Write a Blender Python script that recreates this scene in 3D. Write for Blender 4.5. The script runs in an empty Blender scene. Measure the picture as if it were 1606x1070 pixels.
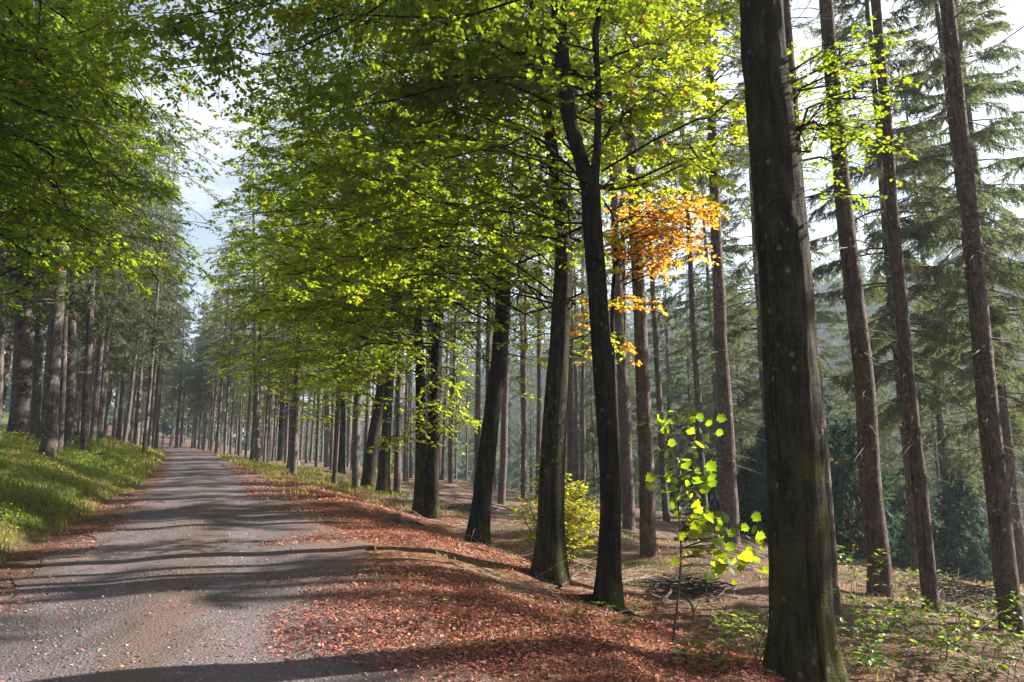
import bpy, math, random
import numpy as np
from mathutils import Vector

R = math.radians
PI = math.pi
sc = bpy.context.scene
col = sc.collection

# ------------------------------------------------------------------ camera
FPX, W, H = 1168.0, 1606.0, 1070.0
PITCH = math.atan(210.0 / FPX)
CAMZ = 1.6
cp, sp = math.cos(PITCH), math.sin(PITCH)
cam = bpy.data.cameras.new('camera')
cam.sensor_width = 36.0
cam.lens = 36.0 * FPX / W
cam.clip_end = 3000
cam.clip_start = 0.05
camo = bpy.data.objects.new('camera', cam)
col.objects.link(camo)
camo.location = (0, 0, CAMZ)
camo.rotation_euler = (PI / 2 + PITCH, 0, 0)
sc.camera = camo


def ray(px, py):
    a, b = (px - W / 2) / FPX, (H / 2 - py) / FPX
    return np.array([a, cp - b * sp, sp + b * cp])


def at(px, py, Y):
    d = ray(px, py)
    return np.array([0, 0, CAMZ]) + d * (Y / d[1])


def proj(p):
    x, y, z = p[0], p[1], p[2] - CAMZ
    dz = y * cp + z * sp
    up = -y * sp + z * cp
    if dz < 0.1:
        return (-9999, -9999)
    return (W / 2 + FPX * x / dz, H / 2 - FPX * up / dz)


# ------------------------------------------------------------------ noise
def _hash(i, j, k):
    n = (i * 374761393 + j * 668265263 + k * 2147483647 + 1013904223) & 0xFFFFFFFF
    n = ((n ^ (n >> 13)) * 1274126177) & 0xFFFFFFFF
    n = (n ^ (n >> 16)) & 0xFFFFFFFF
    return n.astype(np.float64) / 4294967295.0


def vnoise(x, y, z=0.0, seed=0):
    x, y, z = np.broadcast_arrays(np.asarray(x, float), np.asarray(y, float), np.asarray(z, float))
    xi, yi, zi = np.floor(x).astype(np.int64), np.floor(y).astype(np.int64), np.floor(z).astype(np.int64)
    fx, fy, fz = x - xi, y - yi, z - zi
    fx, fy, fz = [f * f * (3 - 2 * f) for f in (fx, fy, fz)]
    out = 0
    for a in (0, 1):
        for b in (0, 1):
            for c in (0, 1):
                w = (fx if a else 1 - fx) * (fy if b else 1 - fy) * (fz if c else 1 - fz)
                out = out + w * _hash(xi + a, yi + b, zi + c + seed * 57)
    return out * 2 - 1


def fbm(x, y, z=0.0, o=3, seed=0):
    s, a = 0, 1.0
    for k in range(o):
        s = s + a * vnoise(np.asarray(x) * 2 ** k, np.asarray(y) * 2 ** k, np.asarray(z) * 2 ** k, seed + k)
        a *= 0.5
    return s


# ------------------------------------------------------------------ terrain
_CY = np.array([-60, -20, 0, 6, 15, 34, 60, 90, 125, 160, 220, 400.])
_CX = np.array([19, 6.0, -0.9, -2.9, -6.1, -13.8, -25.2, -39, -56, -77, -125, -290.])
_gy = np.arange(-60, 400, 0.5)
_gx = np.interp(_gy, _CY, _CX)
_ker = np.ones(13) / 13
_gx = np.convolve(np.pad(_gx, 6, mode='edge'), _ker, mode='valid')
_PT = np.array([-400, -100, -40, -15, -8, -5.5, -4.3, -3.1, -2.4, -1.9, 0, 2.2, 3.4, 4.6, 6, 10, 13, 20, 25, 30, 45, 70, 100, 150, 230, 330, 460, 700])
_PZ = np.array([60, 18, 6, 2.3, 1.6, 1.2, .85, .3, -.04, -.06, 0, -.02, -.08, -.36, -.80, -1.0, -1.45, -2.0, -2.6, -4.6, -13, -24, -27, -14, 25, 58, 62, 64.])


def C(Y):
    return np.interp(Y, _gy, _gx)


def across(X, Y):
    return (np.asarray(X) - C(Y)) * 0.925


def zroad(Y):
    Y = np.asarray(Y, float)
    return np.where(Y < 220, 0.047 * Y, 0.047 * 220 + 0.02 * (Y - 220)) + 9 * np.clip((Y - 140) / 110, 0, 1) ** 1.5


def ht(X, Y, fine=True):
    X, Y = np.asarray(X, float), np.asarray(Y, float)
    t = across(X, Y)
    p = np.interp(t, _PT, _PZ)
    steep = np.interp(t, [13, 17, 21, 25, 30, 45, 70], [0, .15, .9, 2.0, 2.6, 2, 0])
    p = p - steep * np.clip((40 - Y) / 14, 0, 1)
    z = zroad(Y) + p
    off = np.clip((np.abs(t - 0.2) - 1.9) / 1.2, 0, 1)
    z = z + off * (0.10 * fbm(X * .45, Y * .45, 0, 3, 3) + 0.35 * np.clip((np.abs(t) - 5) / 10, 0, 1) * fbm(X * .12, Y * .12, 0, 2, 9))
    if fine:
        z = z + off * 0.035 * fbm(X * 2.1, Y * 2.1, 0, 2, 5)
        z = z + np.clip((-t - 2.6) / 1.5, 0, 1) * (.10 * fbm(X * .9 + 7, Y * .9, 0, 2, 15) - .12)
        # wheel tracks: shallow ruts
        z = z - 0.018 * (np.exp(-((t + .75) / .35) ** 2) + np.exp(-((t - 1.0) / .35) ** 2)) + 0.012 * vnoise(X * .8, Y * .8, 0, 4)
    return z


_YS = 2.0 * 1.004 ** np.arange(1330)


def ground_hit(px, py):
    d = ray(px, py)
    q = np.array([0, 0, CAMZ]) + d * (_YS / d[1])[:, None]
    k = np.nonzero(q[:, 2] < ht(q[:, 0], q[:, 1]))[0]
    return q[k[0]] if len(k) else np.array([0, 0, CAMZ]) + d * (60 / d[1])


# ------------------------------------------------------------------ mesh builder
class MB:
    def __init__(s):
        s.v, s.f, s.m, s.t, s.n = [], [], [], [], 0

    def add(s, V, F, mat=0, tint=0.5):
        V = np.asarray(V, float).reshape(-1, 3)
        F = np.asarray(F, np.int64)
        s.v.append(V)
        s.f.append(F + s.n)
        s.m.append(np.full(len(F), mat))
        s.t.append(np.broadcast_to(np.asarray(tint, float), (len(V),)).copy())
        s.n += len(V)

    def build(s, name, mats, parent=None, smooth=False, origin=None):
        me = bpy.data.meshes.new(name)
        V = np.concatenate(s.v) if s.v else np.zeros((0, 3))
        if origin is not None:
            V = V - np.asarray(origin)
        me.vertices.add(len(V))
        me.vertices.foreach_set('co', V.ravel())
        tot = np.concatenate([np.full(len(f), f.shape[1]) for f in s.f])
        idx = np.concatenate([f.ravel() for f in s.f])
        me.loops.add(len(idx))
        me.loops.foreach_set('vertex_index', idx)
        me.polygons.add(len(tot))
        st = np.concatenate([[0], np.cumsum(tot)[:-1]])
        me.polygons.foreach_set('loop_start', st)
        me.polygons.foreach_set('loop_total', tot)
        me.polygons.foreach_set('material_index', np.concatenate(s.m).astype(np.int32))
        if smooth:
            me.polygons.foreach_set('use_smooth', np.ones(len(tot), bool))
        a = me.attributes.new('tint', 'FLOAT', 'POINT')
        a.data.foreach_set('value', np.concatenate(s.t))
        for m in (mats if isinstance(mats, (list, tuple)) else [mats]):
            me.materials.append(m)
        me.update(calc_edges=True)
        o = bpy.data.objects.new(name, me)
        col.objects.link(o)
        if parent is not None:
            o.parent = parent
        return o


def tag(o, label=None, cat=None, group=None, kind=None):
    if label: o['label'] = label
    if cat: o['category'] = cat
    if group: o['group'] = group
    if kind: o['kind'] = kind
    return o


def empty(name, loc, label, cat, group=None, rz=0.0):
    o = bpy.data.objects.new(name, None)
    o.empty_display_size = 0.2
    col.objects.link(o)
    o.location = loc
    o.rotation_euler.z = rz
    return tag(o, label, cat, group)


def dup(root, loc, rz, label, group, scale=(1, 1, 1), tilt=(0, 0)):
    r = root.copy()
    col.objects.link(r)
    r.location = loc
    r.rotation_euler = (tilt[0], tilt[1], rz)
    r.scale = scale
    r['label'] = label
    if group: r['group'] = group
    elif 'group' in r: del r['group']
    for ch in list(root.children):
        c = ch.copy()
        col.objects.link(c)
        c.parent = r
    return r


def norm(v):
    return v / np.maximum(np.linalg.norm(v, axis=-1, keepdims=True), 1e-9)


def resample(P, Rr, step):
    P, Rr = np.asarray(P, float), np.asarray(Rr, float)
    n = len(P)
    Q = np.vstack([2 * P[0] - P[1], P, 2 * P[-1] - P[-2]])
    op, orr = [], []
    for i in range(n - 1):
        L = np.linalg.norm(P[i + 1] - P[i])
        k = max(2, int(L / step))
        u = np.linspace(0, 1, k, endpoint=False)[:, None]
        a, b, c, d = Q[i], Q[i + 1], Q[i + 2], Q[i + 3]
        op.append(.5 * ((2 * b) + (-a + c) * u + (2 * a - 5 * b + 4 * c - d) * u ** 2 + (-a + 3 * b - 3 * c + d) * u ** 3))
        orr.append(Rr[i] + (Rr[i + 1] - Rr[i]) * u[:, 0])
    op.append(P[-1:]); orr.append(Rr[-1:])
    return np.vstack(op), np.concatenate(orr)


def tube(mb, P, Rr, sides=8, mat=0, tint=.5, rough=0.0, seed=0, flare=None, cap=True):
    """tapering tube along a polyline; rough adds an uneven bark surface, flare spreads roots at the base"""
    P = np.asarray(P, float); Rr = np.asarray(Rr, float)
    T = norm(np.gradient(P, axis=0))
    ref = np.where(np.abs(T[:, 2:3]) > .9, np.array([[1., 0, 0]]), np.array([[0, 0, 1.]]))
    if np.abs(T[:, 2]).mean() > .6:
        ref = np.tile([[1., 0, 0]], (len(P), 1))
    elif np.abs(T[:, 2]).max() < .97:
        ref = np.tile([[0, 0, 1.]], (len(P), 1))
    A = norm(np.cross(T, ref)); B = np.cross(T, A)
    th = np.linspace(0, 2 * PI, sides, endpoint=False)
    rr = Rr[:, None] * np.ones((1, sides))
    if rough:
        cx, cy = np.cos(th), np.sin(th)
        zz = np.concatenate([[0], np.cumsum(np.linalg.norm(np.diff(P, axis=0), axis=1))])
        n1 = fbm(cx[None] * 1.3 + 9, cy[None] * 1.3, zz[:, None] * .55 + seed * 7.3, 2, seed)
        n2 = fbm(cx[None] * 4 + 9, cy[None] * 4, zz[:, None] * 2.6 + seed * 3.1, 2, seed + 4)
        n4 = fbm(cx[None] * 11 + 3, cy[None] * 11, zz[:, None] * 3.2 + seed, 2, seed + 8) if sides > 40 else 0
        rr = rr * (1 + rough * (.8 * n1 + .45 * n2 + .3 * n4))
        if flare:
            n3 = np.sin(th * flare[1] + seed) * .5 + .5 * np.sin(th * (flare[1] - 2) + seed * 2.1)
            fl = np.exp(-zz / flare[2])[:, None] * flare[0]
            rr = rr * (1 + fl * (1 + .8 * n3[None]))
    V = P[:, None] + rr[..., None] * (np.cos(th)[None, :, None] * A[:, None] + np.sin(th)[None, :, None] * B[:, None])
    n = len(P)
    i = np.arange(n - 1)[:, None] * sides; j = np.arange(sides)[None]; j2 = (j + 1) % sides
    F = np.stack([i + j, i + j2, i + sides + j2, i + sides + j], -1).reshape(-1, 4)
    mb.add(V.reshape(-1, 3), F, mat, tint)
    if cap:
        V2 = V[-1]
        mb.add(np.vstack([V2, P[-1:]]), np.stack([np.arange(sides), (np.arange(sides) + 1) % sides, np.full(sides, sides)], -1), mat, tint)


LEAF = np.array([(0, 0, 0), (.30, .30, .07), (.68, .25, .05), (1, 0, -.06), (.68, -.25, .05), (.30, -.30, .07)])


def leaves(mb, P, D, N, L, tint, mat=0, tpl=LEAF, wide=1.0):
    P, D, N = np.asarray(P), norm(np.asarray(D)), np.asarray(N)
    S = norm(np.cross(N, D)); U = np.cross(D, S)
    L = np.broadcast_to(np.asarray(L, float), (len(P),))
    V = P[:, None] + L[:, None, None] * (tpl[None, :, 0:1] * D[:, None] + wide * tpl[None, :, 1:2] * S[:, None] + tpl[None, :, 2:3] * U[:, None])
    k = len(tpl); b = np.arange(len(P))[:, None] * k
    F = np.concatenate([b + np.array([0, 1, 2, 3]), b + np.array([0, 3, 4, 5])])
    mb.add(V.reshape(-1, 3), F, mat, np.repeat(np.broadcast_to(tint, (len(P),)), k))


# ------------------------------------------------------------------ materials
def mat_new(name):
    m = bpy.data.materials.new(name)
    m.use_nodes = True
    nt = m.node_tree
    nt.nodes.clear()
    out = nt.nodes.new('ShaderNodeOutputMaterial')
    return m, nt, out


def N_(nt, t, **kw):
    n = nt.nodes.new(t)
    for k, v in kw.items():
        if k in n.inputs.keys() if isinstance(k, str) else False:
            n.inputs[k].default_value = v
        else:
            setattr(n, k, v)
    return n


def ramp(nt, stops, interp='LINEAR'):
    r = nt.nodes.new('ShaderNodeValToRGB')
    e = r.color_ramp.elements
    r.color_ramp.interpolation = interp
    while len(e) < len(stops):
        e.new(.5)
    for q, (p, c) in zip(e, stops):
        q.position = p
        q.color = (c[0], c[1], c[2], 1)
    return r


def noise(nt, vec, scale, detail=4, rough=.55, dim='3D'):
    n = nt.nodes.new('ShaderNodeTexNoise')
    n.inputs['Scale'].default_value = scale
    n.inputs['Detail'].default_value = detail
    n.inputs['Roughness'].default_value = rough
    if vec is not None:
        nt.links.new(vec, n.inputs['Vector'])
    return n.outputs['Fac']


def mix(nt, f, a, b, mode='MIX'):
    n = nt.nodes.new('ShaderNodeMix')
    n.data_type = 'RGBA'
    n.blend_type = mode
    n.clamp_factor = True
    for s, v in ((0, f), (6, a), (7, b)):
        if isinstance(v, bpy.types.NodeSocket):
            nt.links.new(v, n.inputs[s])
        elif s == 0:
            n.inputs[s].default_value = v
        else:
            n.inputs[s].default_value = (*v, 1)
    return n.outputs[2]


def math_(nt, op, a, b=None, clamp=False):
    n = nt.nodes.new('ShaderNodeMath')
    n.operation = op
    n.use_clamp = clamp
    for s, v in ((0, a), (1, b)):
        if v is None: continue
        if isinstance(v, bpy.types.NodeSocket): nt.links.new(v, n.inputs[s])
        else: n.inputs[s].default_value = v
    return n.outputs[0]


def smap(nt, v, a, b, c=0.0, d=1.0):
    n = nt.nodes.new('ShaderNodeMapRange')
    n.clamp = True
    n.interpolation_type = 'SMOOTHSTEP'
    nt.links.new(v, n.inputs[0])
    for i, x in enumerate((a, b, c, d)):
        n.inputs[i + 1].default_value = x
    return n.outputs[0]


def attr(nt, name):
    n = nt.nodes.new('ShaderNodeAttribute')
    n.attribute_name = name
    return n


def coords(nt, kind='Object'):
    return nt.nodes.new('ShaderNodeTexCoord').outputs[kind]


def scaled(nt, vec, s):
    n = nt.nodes.new('ShaderNodeMapping')
    n.inputs['Scale'].default_value = s
    nt.links.new(vec, n.inputs['Vector'])
    return n.outputs['Vector']


def bump(nt, h, strength, dist):
    n = nt.nodes.new('ShaderNodeBump')
    n.inputs['Strength'].default_value = strength
    n.inputs['Distance'].default_value = dist
    nt.links.new(h, n.inputs['Height'])
    return n.outputs['Normal']


def principled(nt, out, colr, rough=.8, nrm=None, spec=.3):
    p = nt.nodes.new('ShaderNodeBsdfPrincipled')
    if isinstance(colr, bpy.types.NodeSocket): nt.links.new(colr, p.inputs['Base Color'])
    else: p.inputs['Base Color'].default_value = (*colr, 1)
    if isinstance(rough, bpy.types.NodeSocket): nt.links.new(rough, p.inputs['Roughness'])
    else: p.inputs['Roughness'].default_value = rough
    p.inputs['Specular IOR Level'].default_value = spec
    if nrm is not None: nt.links.new(nrm, p.inputs['Normal'])
    nt.links.new(p.outputs[0], out.inputs[0])
    return p


def leaf_mat(name, refl, trans, tfac=.5, gloss=.03, grough=.5):
    """refl / trans: ramps over the per-leaf tint"""
    m, nt, out = mat_new(name)
    t = attr(nt, 'tint').outputs['Fac']
    d = nt.nodes.new('ShaderNodeBsdfDiffuse'); tr = nt.nodes.new('ShaderNodeBsdfTranslucent')
    a, b = ramp(nt, refl), ramp(nt, trans)
    nt.links.new(t, a.inputs[0]); nt.links.new(t, b.inputs[0])
    nt.links.new(a.outputs[0], d.inputs[0]); nt.links.new(b.outputs[0], tr.inputs[0])
    mx = nt.nodes.new('ShaderNodeMixShader'); mx.inputs[0].default_value = tfac
    nt.links.new(d.outputs[0], mx.inputs[1]); nt.links.new(tr.outputs[0], mx.inputs[2])
    if gloss:
        g = nt.nodes.new('ShaderNodeBsdfGlossy'); g.inputs['Roughness'].default_value = grough
        g.inputs[0].default_value = (.9, .95, 1, 1)
        m2 = nt.nodes.new('ShaderNodeMixShader'); m2.inputs[0].default_value = gloss
        nt.links.new(mx.outputs[0], m2.inputs[1]); nt.links.new(g.outputs[0], m2.inputs[2])
        mx = m2
    nt.links.new(mx.outputs[0], out.inputs[0])
    return m


M = {}
M['beech_leaf'] = leaf_mat('beech_leaf',
    [(0, (.045, .075, .013)), (.5, (.085, .115, .014)), (.85, (.16, .18, .018)), (1, (.30, .13, .03))],
    [(0, (.23, .34, .015)), (.5, (.42, .54, .018)), (.85, (.64, .74, .03)), (1, (.78, .34, .05))], .55)
M['orange_leaf'] = leaf_mat('orange_beech_leaf',
    [(0, (.30, .22, .03)), (.4, (.42, .19, .025)), (1, (.36, .09, .02))],
    [(0, (.85, .60, .06)), (.4, (.95, .45, .05)), (1, (.85, .22, .04))], .55)
M['rusty_leaf'] = leaf_mat('rusty_shrub_leaf', [(0, (.16, .13, .04)), (.5, (.22, .12, .05)), (1, (.20, .08, .04))], [(0, (.42, .34, .08)), (.5, (.5, .26, .08)), (1, (.4, .16, .06))], .4)
M['yellow_leaf'] = leaf_mat('yellow_shrub_leaf',
    [(0, (.16, .20, .02)), (.6, (.34, .30, .03)), (1, (.42, .22, .03))],
    [(0, (.55, .62, .04)), (.6, (.85, .72, .06)), (1, (.9, .5, .05))], .5)
M['maple_leaf'] = leaf_mat('maple_leaf',
    [(0, (.035, .085, .010)), (1, (.085, .115, .010))], [(0, (.26, .48, .018)), (1, (.56, .64, .022))], .58, .012)
M['bramble_leaf'] = leaf_mat('bramble_leaf',
    [(0, (.035, .085, .02)), (.7, (.09, .14, .025)), (1, (.25, .16, .03))], [(0, (.25, .42, .04)), (.7, (.5, .6, .05)), (1, (.6, .4, .05))], .45, .035, .45)
M['needle'] = leaf_mat('spruce_needle',
    [(0, (.048, .068, .044)), (.6, (.088, .108, .062)), (1, (.10, .075, .045))], [(0, (.17, .22, .08)), (.6, (.28, .33, .12)), (1, (.2, .16, .07))], .32, .02, .55)
M['young_needle'] = leaf_mat('young_spruce_needle',
    [(0, (.020, .045, .036)), (1, (.048, .080, .052))], [(0, (.06, .12, .06)), (1, (.13, .20, .08))], .22, .015, .6)
M['grass'] = leaf_mat('grass_blade',
    [(0, (.035, .062, .014)), (.45, (.10, .11, .025)), (.65, (.24, .19, .06)), (1, (.30, .21, .11))], [(0, (.22, .30, .03)), (.6, (.44, .42, .06)), (1, (.45, .34, .14))], .38, .02)
M['litter'] = leaf_mat('fallen_leaf',
    [(0, (.09, .038, .030)), (.35, (.235, .075, .052)), (.7, (.40, .135, .10)), (.9, (.48, .25, .18)), (1, (.40, .32, .13))],
    [(0, (.12, .05, .03)), (.5, (.4, .15, .06)), (1, (.5, .35, .1))], .12, .02, .6)


def bark(name, dark, light, moss=None, moss_amt=.5, stretch=(6, 6, 1.2), bstr=.7, ring=0.0, bdist=.02):
    m, nt, out = mat_new(name)
    co = coords(nt)
    v = scaled(nt, co, stretch)
    n1 = noise(nt, v, 2.2, 6, .65)
    n2 = noise(nt, scaled(nt, co, (1.2, 1.2, .8)), 1.6, 4, .6)
    n3 = noise(nt, scaled(nt, co, (14, 14, 7)), 3.0, 4, .7)
    f = math_(nt, 'MULTIPLY', smap(nt, n1, .3, .72), smap(nt, n3, .2, .6, .55, 1.0))
    c = mix(nt, f, dark, light)
    c = mix(nt, smap(nt, n2, .45, .7, 0, .6), c, tuple(x * .55 for x in dark))
    lich = math_(nt, 'MULTIPLY', smap(nt, n3, .62, .7, 0, .55), smap(nt, n2, .42, .6))
    c = mix(nt, lich, c, (.30, .33, .27))
    if moss:
        # moss grows in patches, thicker toward the foot and on one flank
        sep = nt.nodes.new('ShaderNodeSeparateXYZ'); nt.links.new(co, sep.inputs[0])
        nz = noise(nt, scaled(nt, co, (3, 3, 1.4)), 1.3, 5, .65)
        low = smap(nt, sep.outputs[2], .1, 3.6, .16, 0)
        k = smap(nt, math_(nt, 'ADD', nz, low), .62 - .12 * moss_amt, .75 - .12 * moss_amt, 0, .9)
        c = mix(nt, k, c, moss)
    vl = nt.nodes.new('ShaderNodeTexVoronoi'); vl.inputs['Scale'].default_value = 9
    nt.links.new(scaled(nt, co, (1, 1, .7)), vl.inputs['Vector'])
    spot = math_(nt, 'MULTIPLY', smap(nt, math_(nt, 'ADD', vl.outputs['Distance'], math_(nt, 'MULTIPLY', n3, .5)), .46, .40, 0, .6), smap(nt, n2, .48, .56))
    c = mix(nt, spot, c, tuple(min(1, x * 2.6 + .03) for x in light))
    streak = noise(nt, scaled(nt, co, (9, 9, .5)), 1.4, 4, .6)
    c = mix(nt, smap(nt, streak, .56, .66, 0, .7), c, tuple(x * .4 for x in dark))
    rg = noise(nt, scaled(nt, co, (2.2, 2.2, 26)), 1.3, 3, .6)
    c = mix(nt, math_(nt, 'MULTIPLY', smap(nt, rg, .58, .7, 0, .22), smap(nt, n2, .35, .6)), c, tuple(min(1, x * 1.5) for x in light))
    c = mix(nt, smap(nt, rg, .40, .30, 0, .3), c, tuple(x * .5 for x in dark))
    h = math_(nt, 'ADD', math_(nt, 'ADD', n1, math_(nt, 'MULTIPLY', rg, .35)), math_(nt, 'MULTIPLY', n3, .6))
    if ring:
        vo = nt.nodes.new('ShaderNodeTexVoronoi'); vo.feature = 'DISTANCE_TO_EDGE'
        nt.links.new(scaled(nt, co, (16, 16, 7)), vo.inputs['Vector']); vo.inputs['Scale'].default_value = 1.6
        e = smap(nt, vo.outputs['Distance'], 0, .16)
        h = math_(nt, 'ADD', h, math_(nt, 'MULTIPLY', e, ring))
        c = mix(nt, smap(nt, vo.outputs['Distance'], 0, .1, .55, 0), c, tuple(x * .4 for x in dark))
    principled(nt, out, c, .92, bump(nt, h, bstr, bdist), .06)
    return m


M['beech_bark'] = bark('beech_bark', (.010, .009, .008), (.038, .034, .029), (.05, .055, .016), .0)
M['mossy_bark'] = bark('mossy_beech_bark', (.021, .0195, .014), (.080, .073, .055), (.066, .068, .022), .28, bstr=1.0, bdist=.05)
M['spruce_bark'] = bark('spruce_bark', (.072, .055, .049), (.205, .158, .14), None, 0, (7, 7, 3), .8, .6, .015)
M['grey_spruce_bark'] = bark('grey_spruce_bark', (.07, .058, .052), (.21, .18, .165), None, 0, (7, 7, 3), .8, .6, .015)
m, nt, out = mat_new('twig_wood'); principled(nt, out, mix(nt, noise(nt, coords(nt), 9), (.035, .028, .022), (.09, .075, .06)), .9); M['twig'] = m
m, nt, out = mat_new('dead_wood'); principled(nt, out, mix(nt, noise(nt, coords(nt), 7), (.10, .08, .065), (.28, .24, .20)), .9); M['dead'] = m


def ground_mat():
    m, nt, out = mat_new('forest_floor')
    co = coords(nt)
    a = attr(nt, 'across').outputs['Fac']
    n_big = noise(nt, co, .35, 4, .6)
    n_mid = noise(nt, co, 1.7, 5, .65)
    n_fine = noise(nt, co, 22, 5, .75)
    vo = nt.nodes.new('ShaderNodeTexVoronoi'); nt.links.new(co, vo.inputs['Vector']); vo.inputs['Scale'].default_value = 17
    hs = nt.nodes.new('ShaderNodeSeparateColor'); nt.links.new(vo.outputs['Color'], hs.inputs[0])
    lit = ramp(nt, [(0, (.07, .035, .025)), (.35, (.16, .07, .045)), (.65, (.26, .12, .07)), (1, (.36, .20, .12))])
    nt.links.new(hs.outputs[0], lit.inputs[0])
    c = mix(nt, smap(nt, n_fine, .3, .65), (.05, .032, .024), lit.outputs[0])
    # needle mould and brush: paler brown on the spruce side
    ndl = mix(nt, n_fine, (.065, .045, .036), (.225, .15, .118))
    c = mix(nt, math_(nt, 'MULTIPLY', smap(nt, a, 5, 9), smap(nt, n_mid, .3, .6, .4, 1)), c, ndl)
    # green ground cover
    g = mix(nt, n_fine, (.035, .055, .015), (.13, .15, .04))
    gm = math_(nt, 'MULTIPLY', smap(nt, n_big, .48, .62), smap(nt, n_mid, .38, .58))
    right = math_(nt, 'MULTIPLY', gm, smap(nt, a, 4.5, 8, 0, .8))
    left = smap(nt, math_(nt, 'ADD', a, math_(nt, 'MULTIPLY', math_(nt, 'SUBTRACT', n_mid, .5), 1.6)), -2.1, -2.9, 0, .85)
    soil_l = smap(nt, a, -1.0, -1.7, 0, .7)
    c = mix(nt, soil_l, c, mix(nt, n_fine, (.035, .025, .02), (.13, .085, .06)))
    c = mix(nt, right, c, g)
    c = mix(nt, left, c, g)
    far = smap(nt, a, 26, 36)
    c = mix(nt, far, c, (.03, .04, .025))
    principled(nt, out, c, .95, bump(nt, math_(nt, 'ADD', n_fine, n_mid), .8, .04), .1)
    return m


def road_mat():
    m, nt, out = mat_new('gravel_road')
    co = coords(nt)
    a = attr(nt, 'across').outputs['Fac']
    n_big = noise(nt, co, .5, 4, .6)
    n_mid = noise(nt, co, 2.4, 5, .7)
    n_fine = noise(nt, co, 70, 4, .8)
    vo = nt.nodes.new('ShaderNodeTexVoronoi'); nt.links.new(co, vo.inputs['Vector']); vo.inputs['Scale'].default_value = 38
    vo2 = nt.nodes.new('ShaderNodeTexVoronoi'); nt.links.new(co, vo2.inputs['Vector']); vo2.inputs['Scale'].default_value = 90
    hs = nt.nodes.new('ShaderNodeSeparateColor'); nt.links.new(vo.outputs['Color'], hs.inputs[0])
    st = ramp(nt, [(0, (.045, .039, .041)), (.5, (.115, .099, .105)), (.85, (.20, .18, .187)), (1, (.36, .335, .34))])
    nt.links.new(hs.outputs[1], st.inputs[0])
    fines = mix(nt, n_fine, (.050, .041, .043), (.185, .150, .156))
    k = math_(nt, 'MULTIPLY', smap(nt, vo.outputs['Distance'], .5, .2), smap(nt, n_mid, .36, .56))
    c = mix(nt, k, fines, st.outputs[0])
    # middle strip and edges carry more soil and leaf crumbs
    aw = math_(nt, 'ADD', a, math_(nt, 'MULTIPLY', math_(nt, 'SUBTRACT', n_mid, .5), 1.2))
    mid = math_(nt, 'MULTIPLY', smap(nt, math_(nt, 'ABSOLUTE', math_(nt, 'SUBTRACT', aw, .12)), .5, .1, 0, .75), smap(nt, n_big, .3, .5))
    c = mix(nt, mid, c, mix(nt, n_fine, (.05, .038, .032), (.17, .115, .09)))
    edge = smap(nt, math_(nt, 'ABSOLUTE', math_(nt, 'SUBTRACT', aw, .15)), 1.2, 2.0, 0, .85)
    soil = mix(nt, n_fine, (.07, .045, .036), (.24, .14, .10))
    c = mix(nt, edge, c, soil)
    pot = noise(nt, scaled(nt, co, (1, .45, 1)), 1.1, 5, .65)
    damp = smap(nt, pot, .5, .62, 0, .6)
    c = mix(nt, damp, c, (.065, .054, .052))
    h = math_(nt, 'ADD', math_(nt, 'MULTIPLY', vo.outputs['Distance'], -1.0), math_(nt, 'ADD', math_(nt, 'MULTIPLY', vo2.outputs['Distance'], -.5), n_mid))
    principled(nt, out, c, .92, bump(nt, h, .55, .015), .2)
    return m


def plain(name, c, rough=.9):
    m, nt, out = mat_new(name)
    n = noise(nt, coords(nt), 12, 5, .7)
    principled(nt, out, mix(nt, n, tuple(x * .5 for x in c), tuple(x * 1.5 for x in c)), rough)
    return m


# ------------------------------------------------------------------ ground + road
def sheet(name, tv, yv, mat, lift=0.0, jag=0.0):
    T, Y = np.meshgrid(tv, yv)
    if jag:
        w = np.clip((np.abs(T - T.mean()) / (np.abs(T - T.mean()).max())), 0, 1) ** 4
        T = T + w * np.sign(T - T.mean()) * jag * fbm(Y * 1.1, np.sign(T) * 3, 0, 4, 8)
    X = T / .925 + C(Y)
    Z = ht(X, Y) + lift
    V = np.stack([X, Y, Z], -1).reshape(-1, 3)
    n, k = T.shape
    i = np.arange(n - 1)[:, None] * k; j = np.arange(k - 1)[None]
    F = np.stack([i + j, i + j + 1, i + k + j + 1, i + k + j], -1).reshape(-1, 4)
    b = MB(); b.add(V, F)
    o = b.build(name, mat, smooth=True)
    a = o.data.attributes.new('across', 'FLOAT', 'POINT')
    a.data.foreach_set('value', T.ravel())
    return o


yv = np.concatenate([np.arange(-40, 1, 1.0), np.arange(1, 22, .14), np.arange(22, 60, .5), np.arange(60, 160, 2.5), np.arange(160, 700, 15)])
tvr = np.concatenate([np.arange(-400, -40, 15), np.arange(-40, -9, 1.2), np.arange(-9, -2.2, .22), np.arange(-2.2, 2.8, .5), np.arange(2.8, 16, .16), np.arange(16, 40, .6), np.arange(40, 700, 9)])
tag(sheet('forest_floor', tvr, yv, ground_mat()), kind='structure')
ry = np.concatenate([np.arange(-30, 2, .5), np.arange(2, 24, .06), np.arange(24, 70, .3), np.arange(70, 165, 1.5)])
tag(sheet('gravel_road', np.linspace(-1.75, 2.35, 52), ry, road_mat(), .012, .22), kind='structure')

# ------------------------------------------------------------------ spruces
rng = np.random.default_rng(7)


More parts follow.
